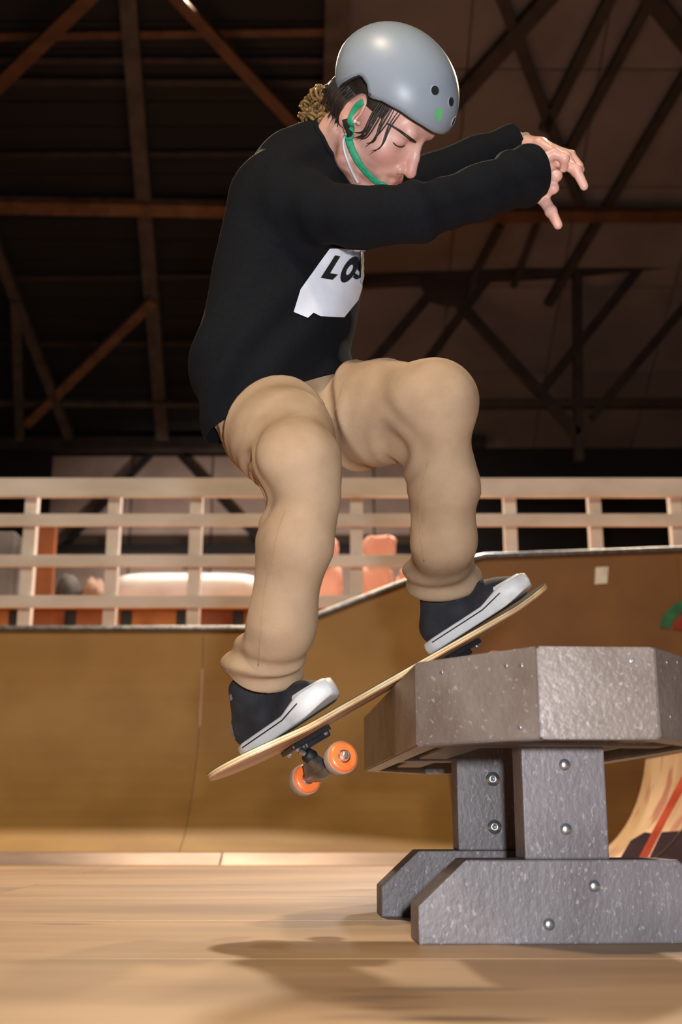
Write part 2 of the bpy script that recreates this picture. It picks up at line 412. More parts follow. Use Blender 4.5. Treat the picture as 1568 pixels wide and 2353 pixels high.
def bundle(px0, px1, py0, py1, Y, label, seed, zb=None, grp=True):
    a, b = P(px0, py1, Y), P(px1, py0, Y); z0 = zt if zb is None else zb
    bm = bmesh.new(); bmesh.ops.create_cube(bm, size=1); bmesh.ops.subdivide_edges(bm, edges=bm.edges[:], cuts=4, use_grid_fill=True)
    rs = np.random.RandomState(seed); w, h = b[0]-a[0], b[2]-z0
    for v in bm.verts:
        c = v.co.copy(); k = 1-.10*(abs(c.x*2)**4*abs(c.z*2)**4)
        v.co = Vector((a[0]+w*(.5+c.x*k)+rs.randn()*.004, Y+c.y*.22*k+rs.randn()*.006, z0+h*max(0, .5+c.z*k+(rs.randn()*.03 if c.z > -.45 else 0))))
    me = bm_mesh(bm)
    return tag(obj('insulation_bundle', me, M['pink'], smooth=True), label, 'insulation', 'pink insulation bundles on the counter')
bundle(700, 786, 1303, 1378, CY+.2, 'pink insulation bundle lowest and left on the counter beside the railing post', 3)
bundle(832, 900, 1305, 1378, CY+.2, 'pink insulation bundle low on the counter right of the railing post', 4)
ztop = zat(1303, CY+.2)+.02
bundle(715, 776, 1243, 1300, CY+.2, 'small pink insulation bundle stacked on top left of the railing post', 5, ztop)
bundle(836, 908, 1238, 1297, CY+.2, 'pink insulation bundle stacked on top right of the railing post', 6, ztop)
bundle(915, 960, 1318, 1378, CY+.22, 'narrow pink insulation bundle at the right end of the counter', 7)
tag(obj('plywood_offcut', abox(P(82, 1300, CY+.3)[0], P(126, 1300, CY+.3)[0], CY+.25, CY+.33, zt, zat(1212, CY+.3), .01), M['orange_ply']), 'upright orange plywood offcut standing at the left end of the counter', 'offcut')
tag(obj('storage_box', abox(P(-70, 1300, CY+.3)[0], P(44, 1300, CY+.3)[0], CY+.15, CY+.55, zt, zat(1232, CY+.3), .015), M['grey_box']), 'grey plastic storage box at the far left of the counter', 'box')
def sack(px0, px1, py0, Y, label, m, seed):
    x0, x1 = P(px0, 1380, Y)[0], P(px1, 1380, Y)[0]; h = zat(py0, Y)-zt
    bm = bmesh.new(); bmesh.ops.create_uvsphere(bm, u_segments=18, v_segments=10, radius=1); rs = np.random.RandomState(seed)
    for v in bm.verts:
        v.co = Vector(((x0+x1)/2+(x1-x0)/2*v.co.x*(1+rs.randn()*.06), Y+.12*v.co.y, zt+max(.0, h*(.42+.58*v.co.z)*(1+rs.randn()*.05))))
    return tag(obj('cloth_heap', bm_mesh(bm), m, smooth=True), label, 'heap')
M['dark_cloth'] = pm('dark_cloth', srgb(70, 60, 58), srgb(48, 40, 38), rough=.8, scale=20)
M['rag'] = pm('brown_rag', srgb(160, 128, 110), srgb(110, 80, 64), rough=.8, scale=20)
sack(126, 184, 1322, CY+.2, 'dark heap of cloth on the counter beside the orange offcut', M['dark_cloth'], 1)
sack(186, 246, 1330, CY+.2, 'brown crumpled rags on the counter beside the white roll', M['rag'], 2)

# small kicker ramp on the right, painted on its side
kx = P(1420, 1990, 4.2)[0]
kk = thing('kicker_ramp', 'small pale plywood kicker ramp with orange stripe on its side, behind the table', 'ramp', (kx+.3, 4.4, 0))
prof = [(0, 0)]+[(.34*math.sin(a), .52*(1-math.cos(a))) for a in np.linspace(.25, 1.35, 10)]
prof = [(x, z) for x, z in prof]
top = prof[-1]
side = prof+[(top[0]+.7, top[1]), (top[0]+.7, 0)]
M['pale_ply'] = pm('pale_plywood', srgb(206, 172, 132), srgb(176, 138, 100), rough=.6, scale=5, stretch=(1, 1, .4), speck=srgb(170, 110, 84), speck_scale=7, speck_at=.62)
M['orange_paint'] = pm('orange_spray_paint', srgb(226, 92, 48), srgb(196, 70, 36), rough=.5, scale=20, speck=srgb(170, 190, 215), speck_scale=9, speck_at=.66)
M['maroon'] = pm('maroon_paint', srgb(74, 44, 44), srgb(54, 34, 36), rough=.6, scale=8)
for y in (4.2, 5.0):
    obj('side_panel', prism(side, (kx, y, 0), EX, EZ, EY, .018), M['pale_ply'], kk)
V = []; F = []
for x, z in prof: V += [(kx+x-.004, 4.19, z+.012), (kx+x-.004, 5.03, z+.012)]
for i in range(len(prof)-1): F.append((2*i, 2*i+1, 2*i+3, 2*i+2))
obj('riding_surface', mesh(V, F), M['pale_ply'], kk, smooth=True)
obj('top_board', abox(kx+top[0], kx+top[0]+.7, 4.19, 5.03, top[1], top[1]+.012), M['pale_ply'], kk)
decal('painted_stripe', [(1466, 1975), (1487, 1976), (1530, 1890), (1585, 1792), (1585, 1750), (1516, 1880)], 4.199, M['orange_paint'], kk)
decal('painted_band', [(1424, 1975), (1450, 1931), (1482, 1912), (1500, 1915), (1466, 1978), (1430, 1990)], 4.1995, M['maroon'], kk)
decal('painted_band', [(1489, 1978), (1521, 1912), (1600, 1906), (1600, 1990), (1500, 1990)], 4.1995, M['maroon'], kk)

# back wall, side walls, roof
WY = 14.0; WZ = 4.55; SL = .5
wbk = struct(obj('wall_back', abox(-11, 11, WY, WY+.15, -.1, WZ+.3), M['wall_dark']), 'dark back wall of the hall')
for i, (a, b) in enumerate(((112, 300), (300, 486), (486, 672), (672, 860), (860, 946))):
    obj('wall_panel', abox(P(a, 1200, WY)[0]+.01, P(b, 1200, WY)[0]-.01, WY-.03, WY, 1.2, zat(1050, WY), .004), M['wall_pale'], wbk)
for (x0, y0, x1, y1) in ((346, 1046, 140, 1262), (412, 1046, 596, 1244), (596, 1300, 420, 1300), (560, 1046, 760, 1262)):
    obj('brace', bar(P(x0, y0, WY-.12), P(x1, y1, WY-.12), .085, .06), M['wall_dark'], wbk)
obj('ledger', abox(P(60, 1300, WY)[0], P(1000, 1300, WY)[0], WY-.2, WY-.03, zat(1276, WY), zat(1258, WY), .01), M['wall_dark'], wbk)
obj('eave_beam', abox(-10, P(1110, 1035, WY)[0], WY-.35, WY-.15, zat(1050, WY), zat(1022, WY), .01), M['beam_dark'], wbk)
struct(obj('wall_left', abox(-11.15, -11, -4, WY, -.1, 11), M['wall_dark']), 'dark left wall of the hall')
struct(obj('wall_right', abox(11, 11.15, -4, WY, -.1, 11), M['wall_dark']), 'dark right wall of the hall')
tn = nrm((0, -1, SL)); rn = np.array([0, -tn[2], tn[1]])    # up the slope (towards the camera), and down-facing normal
rn = nrm((0, -SL, -1))
LEN = 13.0
def roof_strip(name, x0, x1, s0, s1, m, parent, t=.03, off=0.):
    o = np.array([0, WY, WZ+.05])-rn*(0)+rn*off
    return obj(name, prism([(x0, s0), (x1, s0), (x1, s1), (x0, s1)], o, EX, tn, -rn, t), m, parent)
o = np.array([0, WY, WZ+.12])
ceil = struct(obj('ceiling', prism([(-11, -.3), (11, -.3), (11, LEN), (-11, LEN)], o, EX, tn, -rn, .08), M['roof_dark']), 'sloping boarded roof of the hall')
xs = P(770, 500, 11)[0]
for i in range(int(LEN/.26)):
    roof_strip('roof_board', -11, xs-.02, i*.26+.006, i*.26+.254, M['roof_dark'], ceil)
for i in range(int(LEN/1.25)):
    for j in range(9):
        roof_strip('roof_panel', xs+j*1.22+.006, xs+(j+1)*1.22-.006, i*1.25+.006, i*1.25+1.244, M['roof_brown'], ceil)
def RF(px, py, off):
    """pixel ray met with a plane parallel to the roof, off metres below it"""
    d = P(px, py, 1.0)-np.array([0, 0, CAMH]); c0 = np.array([0, 0, CAMH]); q = np.array([0, WY, WZ+.05])+rn*off
    return c0+d*(((q-c0)@rn)/(d@rn))
def member(name, a, b, w, m, off=.06, t=None):
    p, q = RF(a[0], a[1], off), RF(b[0], b[1], off)
    obj(name, bar(p, q, w, t or w*.8, .005, up=rn), m, ceil)
# left half: rafter, purlins, braces
member('rafter', (292, -40), (374, 1005), .15, M['beam_grey'], .14)
for y0, y1, m, w, off in ((470, 486, 'beam_tan', .14, .22), (84, 72, 'beam_brown', .07, .05), (186, 190, 'beam_dark', .07, .05), (138, 138, 'beam_dark', .06, .05), (355, 352, 'beam_dark', .06, .05), (640, 630, 'beam_dark', .06, .05), (790, 786, 'beam_dark', .06, .05), (926, 930, 'beam_grey', .07, .2)):
    member('purlin', (-60, y0), (760, y1), w, M[m], off)
member('brace', (-40, 232), (245, -45), .12, M['beam_brown'], .3)
member('brace', (370, -45), (700, 310), .11, M['beam_brown'], .3)
member('brace', (60, 975), (352, 690), .11, M['beam_tan'], .25)
member('brace', (-20, 540), (160, 1005), .11, M['beam_grey'], .25)
member('brace', (36, 690), (46, 1010), .10, M['beam_grey'], .3)
member('brace', (775, -30), (765, 330), .2, M['beam_grey'], .14)
# right half
for a, b, w in (((1290, -40), (1000, 285), .14), ((1140, -40), (1345, 500), .10), ((1420, -40), (1250, 300), .10), ((1500, -10), (1290, 380), .09), ((1470, -40), (1620, 150), .16),
                ((1600, 130), (1260, 700), .09), ((1150, 520), (1060, 690), .07), ((1240, 500), (1180, 660), .06)):
    member('rafter', a, b, w, M['beam_dark'], .10)
member('purlin', (1000, 492), (1640, 494), .13, M['beam_brown'], .2)
TY = 11.6
def tmember(name, a, b, w, m='beam_dark'):
    obj(name, bar(P(a[0], a[1], TY), P(b[0], b[1], TY), .09, w, .005, up=EY), M[m], ceil)
tmember('truss_chord', (800, 652), (1660, 606), .13)
tmember('truss_chord', (1080, 928), (1660, 926), .10)
tmember('truss_post', (1326, 600), (1331, 1060), .12)
for a, b, w in (((1050, 690), (1330, 1000), .12), ((1620, 430), (1240, 905), .11), ((1620, 650), (1360, 960), .09), ((985, 680), (850, 840), .09), ((1120, 640), (960, 860), .07)):
    tmember('truss_web', a, b, w)
g = [(960, 652), (1075, 645), (1064, 700), (1030, 712), (985, 700)]
obj('gusset_plate', prism([(P(x, y, TY)[0], P(x, y, TY)[2]) for x, y in g], (0, TY-.08, 0), EX, EZ, EY, .02), M['beam_dark'], ceil)

# ================================================================== PICNIC TABLE
tax = nrm((-.058, 1, 0)); txx = np.array([tax[1], -tax[0], 0])
ZT = .417
v3 = PZ(1510, 1483, ZT); v2 = PZ(1230, 1488, ZT); v1 = PZ(955, 1522, ZT); v0 = PZ(842, 1647, ZT)
mid = (v2+v3)/2; rot = lambda p: np.array([(p-mid)@txx, (p-mid)@tax])
hw_end = .5*np.linalg.norm(v3-v2); a1 = rot(v1); a0 = rot(v0)
hw = -a1[0]; y1_ = a1[1]; y0_ = a0[1]
plan = [(-hw, y0_), (-hw, y1_), (-hw_end, 0), (hw_end, 0), (hw, y1_), (hw, y0_), (hw_end, y0_+y1_), (-hw_end, y0_+y1_)]
TZ0 = .291; REC = .016
tb = thing('picnic_table', 'low grey picnic table obstacle with faceted rim, two pedestals and bolted feet', 'table', (mid[0], mid[1]+.75, 0))
W3 = lambda u, v, z: mid*np.array([1, 1, 0])+u*txx+v*tax+np.array([0, 0, z])
ins = .035
def inset(pl, d):
    out = []; n = len(pl); c = np.mean(pl, 0)
    for i in range(n):
        p = np.array(pl[i]); a = nrm(np.array(pl[i-1])-p); b = nrm(np.array(pl[(i+1) % n])-p); bis = nrm(a+b); s = math.sqrt(max(1e-6, (1-a@b)/2))
        q = p+bis*d/s; out.append(tuple(q))
    return out
pin = inset(plan, ins)
n = len(plan)
for i in range(n):
    j = (i+1) % n
    g = .0008
    q = [np.array(plan[i]), np.array(plan[j]), np.array(pin[j]), np.array(pin[i])]
    bm = bmesh.new(); lo = [bm.verts.new(W3(*p, TZ0)) for p in q]; hi_ = [bm.verts.new(W3(*p, ZT)) for p in q]
    bm.faces.new(lo); bm.faces.new(hi_[::-1])
    for k in range(4): bm.faces.new((lo[k], hi_[k], hi_[(k+1) % 4], lo[(k+1) % 4]))
    bmesh.ops.recalc_face_normals(bm, faces=bm.faces)
    bmesh.ops.bevel(bm, geom=bm.edges[:], offset=.0025, segments=2, affect='EDGES')
    obj('rim_board', bm_mesh(bm), M['rim'], tb)
pin2 = inset(plan, ins+.001)
obj('tabletop', prism(pin2, W3(0, 0, ZT-.055), txx, tax, EZ, .055-REC), M['rim'], tb)
# frame under the top
for v in (.30, .85): 
    obj('cross_bearer', box(W3(0, v, ZT-.088), txx, tax, EZ, hw-.04, .04, .032, .004), M['table'], tb)
for u in (-.12, .12):
    obj('bearer', box(W3(u, y0_/2+y1_/2, ZT-.086), txx, tax, EZ, .03, y0_/2-.06, .030, .004), M['table'], tb)
BZ = .124
def pedestal(yfront, pxl, pyl, pxpost0, pxpost1, pypost):
    """foot beam with chamfered ends and the post standing on it; yfront = depth of its front face"""
    e = PZ(pxl, pyl, 0.0); ex = txx
    L_ = .484
    ch = .075
    poly = [(0, 0), (L_, 0), (L_, BZ-.068), (L_-ch, BZ), (ch, BZ), (0, BZ-.068)]
    f = obj('foot', prism(poly, (e[0], e[1], 0), ex, EZ, tax, .105, .003), M['table'], tb)
    y = e[1]+.022; a = P(pxpost0, pypost, y); b = P(pxpost1, pypost, y); wdt = b[0]-a[0]
    p = obj('post', prism([(0, BZ), (wdt, BZ), (wdt, ZT-.046), (0, ZT-.046)], (a[0], y, 0), ex, EZ, tax, .075, .003), M['table'], tb)
    return e, y, a, wdt
e1, yp1, a1_, w1 = pedestal(1.884, 963, 2172, 1203, 1398, 1850)
e2, yp2, a2_, w2 = pedestal(2.41, 877, 2108, 1052, 1198, 1850)
def bolt(px, py, Y, r=.0095, h=.006, washer=False):
    c = P(px, py, Y); ax = -tax
    prof_ = [(r*1.0, 0), (r*.97, h*.35), (r*.8, h*.7), (r*.45, h*.95), (0.0001, h)]
    if washer: prof_ = [(r*1.35, 0), (r*1.35, .0015), (r*.95, .002), (r*.9, h*.55), (r*.7, h*.8), (r*.35, h*.82), (r*.3, h*.55), (.0001, h*.5)]
    obj('bolt', lathe(prof_, c+tax*.0005, ax, 20), M['steel'], tb, smooth=True)
def onfoot(e, px, py): 
    y = e[1]
    for _ in range(4): p = P(px, py, y); y = e[1]+(p[0]-e[0])*(-tax[0])/tax[1]*-1*-1 if False else e[1]+(p[0]-e[0])*txx[1]/txx[0]
    return y
for px, py in ((1366, 2036), (1262, 2124)): bolt(px, py, onfoot(e1, px, py))
for px, py in ((1298, 1757), (1301, 1905)):
    bolt(px, py, yp1+(P(px, py, yp1)[0]-a1_[0])*txx[1])
for px, py in ((1133, 1790), (1137, 1900)):
    bolt(px, py, yp2+(P(px, py, yp2)[0]-a2_[0])*txx[1], .0105, .006, True)
# small screws in the rim facets
def screw(px, py, i):
    p0, p1 = np.array(plan[i]), np.array(plan[i+1]); A = W3(*p0, 0); B_ = W3(*p1, 0); d = nrm(B_-A); nn = nrm(np.cross(EZ, d)); nn = nn if nn[1] < 0 else -nn
    dr = P(px, py, 1)-np.array([0, 0, CAMH]); o_ = np.array([0, 0, CAMH]); t = ((A-o_)@nn)/(dr@nn); c = o_+dr*t
    obj('screw', lathe([(.0032, 0), (.003, .0008), (.0018, .001), (.0001, .0004)], c, nn, 10), M['steel'], tb, smooth=True)
for px, py in ((1015, 1545), (1163, 1530), (1198, 1530), (1195, 1672)): screw(px, py, 1)
screw(1452, 1518, 2)
for px, py in ((1534, 1522), (1558, 1522), (1542, 1647)): screw(px, py, 3)

# ================================================================== SKATEBOARD
tail = P(482, 1773, 2.08); nose = P(1232, 1352, 2.445); B = nrm(nose-tail); LB = float(np.linalg.norm(nose-tail))
A = np.array([.43, -.886, .215]); A = nrm(A-(A@B)*B); Nn = np.cross(A, B); Nn = Nn if Nn[2] > 0 else -Nn
KICK = .02
HALF = .104
def dz(s):   # kick profile
    z = 0.
    for q in (.165-s, s-(LB-.165)):
        if q > 0: z += KICK*min(1.2, (q/.165))**1.5
    return z
base0 = tail-Nn*KICK
def halfw(s):
    q = min(s, LB-s)
    return HALF*math.sqrt(max(0., 1-(1-min(1, q/.135))**2.3))
def D(s, w, up=0.):
    """point on the top of the deck: s along from the tail tip, w towards the toe (camera) edge"""
    return base0+B*s+A*w+Nn*(dz(s)+.004*(w/HALF)**2+up)
TK = .0115
sb = thing('skateboard', 'skateboard with orange wheels and black grip, nose truck grinding on the table', 'skateboard', D(LB/2, 0, -.1))
M['ply'] = pm('maple_ply', srgb(226, 196, 148), srgb(196, 160, 112), rough=.5, scale=10, stretch=(1, 1, 6))
M['ply_edge'] = pm('maple_ply_edge', srgb(240, 222, 176), srgb(206, 170, 122), rough=.5, scale=8)
M['ply_under'] = pm('scraped_maple_underside', srgb(206, 158, 112), srgb(150, 110, 84), rough=.45, scale=6, stretch=(.6, 3, 1))
M['grip'] = pm('black_grip_tape', srgb(50, 52, 48), srgb(34, 36, 34), rough=.9, scale=300, bump=.3, bscale=700)
ns, nw = 60, 10
ss = [LB*.5*(1-math.cos(math.pi*i/ns)) for i in range(ns+1)]
def slab(off0, off1, shrink=0.):
    V = []; F = []
    for i, s in enumerate(ss):
        h = max(.002, halfw(s)-shrink)
        for o_ in (off0, off1):
            for k in range(nw+1): V.append(D(s, h*(2*k/nw-1), o_))
    st = 2*(nw+1)
    for i in range(ns):
        for k in range(nw):
            a = i*st+k; F.append((a, a+1, a+st+1, a+st)); b = a+nw+1; F.append((b, b+st, b+st+1, b+1))
        for k in (0, nw):
            a = i*st+k; b = a+nw+1; F.append((a, a+st, b+st, b) if k == 0 else (a, b, b+st, a+st))
    for i in (0, ns):
        for k in range(nw):
            a = i*st+k; F.append((a, a+nw+1, a+nw+2, a+1))
    bm = bmesh.new(); bm.from_mesh(mesh(V, F)); return bm_mesh(bm)
dk_ = obj('deck', slab(-.0015, -TK+.0025), M['ply_edge'], sb)
obj('underside', slab(-TK+.0025, -TK), M['ply_under'], dk_)
obj('ply_layer', slab(-.0050, -.0060, -.0003), M['ply_under'], dk_)
obj('grip_tape', slab(-.0002, -.0015, .001), M['grip'], dk_)
SR, SF = .188, .574
M['wheel'] = pm('orange_urethane', srgb(248, 132, 66), srgb(236, 112, 52), rough=.35, scale=20, coat=.2)
M['wheel_tread'] = pm('worn_wheel_tread', srgb(178, 158, 144), srgb(150, 132, 120), rough=.7, scale=30)
WR = .028; TH_ = float((base0+B*SF)[2]-.083*abs(A[2])-(ZT-REC)-WR)/Nn[2]-TK-.007; print('truck height', TH_)
for s, sg in ((SR, 1), (SF, -1)):
    c = D(s, 0, -TK); c = base0+B*s+Nn*(-TK); ax = c-Nn*TH_
    tr = obj('truck', box(c-Nn*.005, B, A, Nn, .043, .029, .005, .003), M['black_metal'], sb)       # baseplate
    tr['label'] = 'metal truck with black baseplate'
    obj('riser', box(c-Nn*.0115+B*.012*sg, B, A, Nn, .028, .022, .008, .004), M['black_metal'], tr)
    kp0 = c-Nn*.015-B*.02*sg; kp1 = c-Nn*.062+B*.012*sg
    obj('kingpin', tube([kp0, kp1], .005, 8), M['steel'], tr, smooth=True)
    obj('bushing', lathe([(.011, -.012), (.0135, -.008), (.0135, .004), (.011, .008)], kp0*.6+kp1*.4, kp1-kp0, 16), M['black'], tr, smooth=True)
    # hanger: thick in the middle, tapering to the axle
    prof_ = [(.010, -.062), (.0115, -.045), (.014, -.03), (.017, 0), (.014, .03), (.0115, .045), (.010, .062)]
    obj('hanger', lathe(prof_, ax, A, 18), M['darksteel'], tr, smooth=True)
    obj('hanger_yoke', prism([(-.045, 0), (.045, 0), (.02, .026), (-.02, .026)], ax-B*.010*sg-B*.009, A, Nn, B, .018, .004), M['darksteel'], tr)
    obj('axle', tube([ax-A*.102, ax+A*.102], .004, 8), M['steel'], tr, smooth=True)
    for k in (-1, 1):
        for b_ in (-1, 1):
            obj('bolt', lathe([(.0045, 0), (.0045, .004), (.003, .006), (.0001, .006)], c-Nn*.0095+B*b_*.032+A*k*.021, -Nn, 8), M['steel'], tr)
    for k in (-1, 1):
        wc = ax+A*k*.083
        pr = [(.012, -.0165), (WR*.72, -.0165), (WR*.86, -.015), (WR*.97, -.010), (WR, -.006), (WR, .006), (WR*.97, .010), (WR*.86, .015), (WR*.72, .0165), (.012, .0165)]
        w_ = obj('wheel', lathe(pr, wc, A, 36), M['wheel'], sb, smooth=True)
        obj('tread', lathe([(WR*.985, -.0105), (WR+.0005, -.0085), (WR+.0005, .0085), (WR*.985, .0105)], wc, A, 36), M['wheel_tread'], w_, smooth=True)
        for d_ in (-1, 1):
            obj('bearing', lathe([(.0115, .0160), (.0115, .0172), (.0095, .0172), (.0085, .0160), (.0055, .0165), (.0001, .0168)], wc, A*d_, 20), M['darksteel'], w_, smooth=True)
        obj('core_ring', lathe([(.0118, .0163), (.0150, .0170), (.0165, .0168), (.0166, .0162)], wc, -A, 24), M['white_vinyl'], w_, smooth=True)
        obj('axle_nut', lathe([(.0065, .0165), (.0065, .023), (.0045, .0245), (.0045, .027), (.0001, .0275)], wc, A*k, 6), M['steel'], w_)

# ================================================================== SKATER
M['skin'] = pm('skin', srgb(226, 178, 163), srgb(214, 162, 146), rough=.42, scale=28, vcol='tint', sss=.12, bump=.1, bscale=350)
M['shirt'] = pm('black_cotton', (.0042, .0049, .0074), (.0032, .0037, .0054), rough=.9, scale=120, bump=.25, bscale=900, spec=.2)
M['pants'] = pm('khaki_twill', srgb(178, 150, 122), srgb(164, 136, 108), rough=.95, scale=18, bump=.35, bscale=700, lo=.3, hi=.7, spec=.15)
M['print_white'] = pm('white_screen_print', srgb(236, 240, 250), srgb(226, 230, 242), rough=.6, scale=20)
M['print_black'] = pm('black_screen_print', (.008, .008, .009), (.006, .006, .007), rough=.7, scale=20)
M['shoe_black'] = pm('black_suede', (.014, .016, .022), (.022, .023, .028), rough=.75, scale=40, bump=.3, bscale=500, speck=(.05, .05, .055), speck_scale=30, speck_at=.66)
M['rubber_white'] = pm('scuffed_white_rubber', srgb(228, 226, 224), srgb(190, 186, 180), rough=.5, scale=14, lo=.25, hi=.5)
M['lace'] = pm('black_lace', (.008, .008, .008), (.014, .014, .014), rough=.7, scale=50)
M['red_cloth'] = pm('red_sock', srgb(150, 24, 34), srgb(120, 16, 26), rough=.8, scale=60)
M['helmet'] = pm('helmet_grey_shell', srgb(150, 160, 172), srgb(140, 148, 158), rough=.4, scale=6, speck=srgb(122, 124, 126), speck_scale=4.5, speck_at=.66)
M['liner'] = pm('helmet_liner', (.012, .012, .013), (.008, .008, .009), rough=.9, scale=40)
M['strap_green'] = pm('green_webbing', srgb(46, 168, 122), srgb(34, 144, 102), rough=.6, scale=90, bump=.2, bscale=300)
M['green_scuff'] = pm('green_paint_scuff', srgb(98, 186, 112), srgb(120, 170, 140), rough=.5, scale=60)
M['hair_dark'] = pm('dark_brown_hair', (.035, .024, .018), (.018, .013, .011), rough=.45, scale=60)
M['hair_painted_lit'] = pm('painted_lit_curls', srgb(150, 116, 62), srgb(96, 70, 40), rough=.5, scale=60)  # blond tone paints the lamp light on the curls into their colour
M['earbud'] = pm('white_plastic', srgb(226, 224, 230), srgb(206, 204, 212), rough=.35, scale=30)
M['bead'] = pm('turquoise_beads', srgb(120, 170, 150), srgb(190, 120, 100), rough=.4, scale=300)

def rotm(yaw, pit, rol):
    a, b, g = [math.radians(v) for v in (yaw, pit, rol)]
    Rz = np.array([[math.cos(a), -math.sin(a), 0], [math.sin(a), math.cos(a), 0], [0, 0, 1]])
    Ry = np.array([[math.cos(b), 0, math.sin(b)], [0, 1, 0], [-math.sin(b), 0, math.cos(b)]])
    Rx = np.array([[1, 0, 0], [0, math.cos(g), -math.sin(g)], [0, math.sin(g), math.cos(g)]])
    return Rz@Ry@Rx
# ---- joints
HS = 1.08; HR = rotm(-2, 50, 44); HO = P(871.5, 270.3, 2.08)
hw_ = lambda q: HO+HR@(np.asarray(q, float)*HS)
RS = P(662, 432, 2.11); LS = P(835, 462, 2.38); NB = P(742, 372, 2.19)
RA0 = P(700, 474, 2.09); RM = P(822, 503, 2.03); RE = P(950, 492, 1.98); RW = P(1195, 412, 2.06)
LE = P(985, 415, 2.42); LW = P(1178, 335, 2.42)
RH = np.array([-.135, 2.19, .945]); LH = np.array([.0, 2.31, .982])
RK = P(684, 1064, 1.94); RB = P(706, 1150, 1.95); LK = P(996, 928, 2.07); RC = P(680, 1230, 1.97); RL = P(650, 1425, 2.04); LC = P(1020, 1100, 2.14); LL = P(1020, 1240, 2.22)
def foot(phi, toe_px, w_toe, L_):
    d = math.cos(math.radians(phi))*B+math.sin(math.radians(phi))*A
    best = None
    for s in np.linspace(.05, .79, 371):
        q = D(s, w_toe)-np.array([0, 0, CAMH]); X = 784+FPX*q[0]/(q[1]*_c+q[2]*_s)
        if best is None or abs(X-toe_px) < best[0]: best = (abs(X-toe_px), s)
    toe = D(best[1], w_toe); s_h = best[1]-L_*math.cos(math.radians(phi)); heel = toe-d*L_
    n = Nn-(Nn@d)*d; n = nrm(n); l = np.cross(n, d)
    return heel, d, l, n
SL_ = .272
fr = foot(75, 776, .125, SL_); ff = foot(66, 1224, .118, SL_)
fr = (fr[0]+fr[3]*.009, )+fr[1:]; ff = (ff[0]+ff[3]*.004, )+ff[1:]
def flocal(f, x, y, z): return f[0]+x*f[1]+y*f[2]+z*f[3]
RA = flocal(fr, .154, 0, .120); LA = flocal(ff, .118, 0, .122)
person = thing('person', 'skater in black long sleeve shirt, khaki trousers and grey helmet crouching on the skateboard', 'person', (float(D(LB/2, 0)[0]), float(D(LB/2, 0)[1]), float(D(LB/2, 0)[2])))

# ---- head in head space: x forward, y left, z up
def head_local(q):
    s = lambda y: (y, -y)
    d = sd_ell(q, (-.010, 0, .045), (.097, .076, .090))
    d = smin(d, sd_ell(q, (.036, 0, -.030), (.060, .060, .082)), .03)
    for y in (-1, 1):
        d = smin(d, sd_chain(q, [(-.006, y*.056, -.045), (.018, y*.050, -.082), (.066, y*.022, -.108), (.082, y*.006, -.110)], [.017, .017, .017, .018], .012), .022)
        d = smin(d, sd_sph(q, (.060, y*.043, -.018), .021), .022)
    d = smin(d, sd_ell(q, (.074, 0, -.066), (.028, .033, .034)), .02)
    d = smin(d, sd_cone(q, (.080, -.030, .034), (.080, .030, .034), .017, .017), .014)
    for y in (-1, 1):
        d = smax(d, -sd_ell(q, (.100, y*.033, .010), (.020, .017, .011)), .012)
        d = smin(d, sd_sph(q, (.0725, y*.032, .010), .0138), .005)
        d = smax(d, -sd_cone(q, (.0868, y*.024, .0035), (.0835, y*.042, .0045), .0012, .0010), .003)   # lid line
    d = smin(d, sd_chain(q, [(.090, 0, .024), (.104, 0, -.006), (.1135, 0, -.030)], [.0085, .009, .0115], .006), .010)
    for y in (-1, 1):
        d = smin(d, sd_sph(q, (.099, y*.0125, -.035), .0092), .006)
        d = smax(d, -sd_ell(q, (.105, y*.007, -.0445), (.006, .0035, .005)), .002)
    d = smin(d, sd_cone(q, (.098, -.012, -.0605), (.098, .012, -.0605), .0062, .0062), .008)
    d = smin(d, sd_cone(q, (.095, -.011, -.0735), (.095, .011, -.0735), .0072, .0072), .008)
    for y in (-1, 1):
        d = smin(d, sd_cone(q, (.098, y*.012, -.0605), (.087, y*.026, -.067), .0055, .004), .006)
        d = smin(d, sd_cone(q, (.095, y*.011, -.0735), (.086, y*.025, -.068), .006, .004), .006)
    d = smax(d, -sd_chain(q, [(.089, -.027, -.068), (.1035, 0, -.0665), (.089, .027, -.068)], [.0012, .0016, .0012], .002), .003)
    # ears
    E_ = rotm(0, 12, 0)
    for y in (-1, 1):
        e = sd_ell(q, (-.010, y*.0825, .006), (.0215, .0080, .0370), E_@rotm(y*18, 0, 0))
        e = smax(e, -sd_ell(q, (-.006, y*.091, .010), (.0125, .0075, .023), E_), .004)
        e = smin(e, sd_sph(q, (.002, y*.080, -.028), .0075), .006)
        e = smin(e, sd_sph(q, (.010, y*.077, -.004), .0050), .005)
        d = smin(d, e, .005)
    return d
nb_l = HR.T@(NB-HO)/HS
def f_head(p):
    q = (p-HO)@HR/HS
    d = head_local(q)
    d = smin(d, sd_chain(q, [(-.030, 0, -.020), (-.028, 0, -.070), nb_l], [.056, .054, .058], .02), .022)
    for y in (-1, 1):   # neck muscle from behind the ear
        d = smin(d, sd_cone(q, (-.030, y*.05, -.05), nb_l+np.array([.03, y*.02, -.01]), .016, .014), .012)
    return d*HS
def box_of(pts, pad): pts = np.array(pts); return pts.min(0)-pad, pts.max(0)+pad
lo_, hi_b = box_of([HO, NB], .17)
HV, HF = sdf_mesh(f_head, lo_, hi_b, .0027, 2)
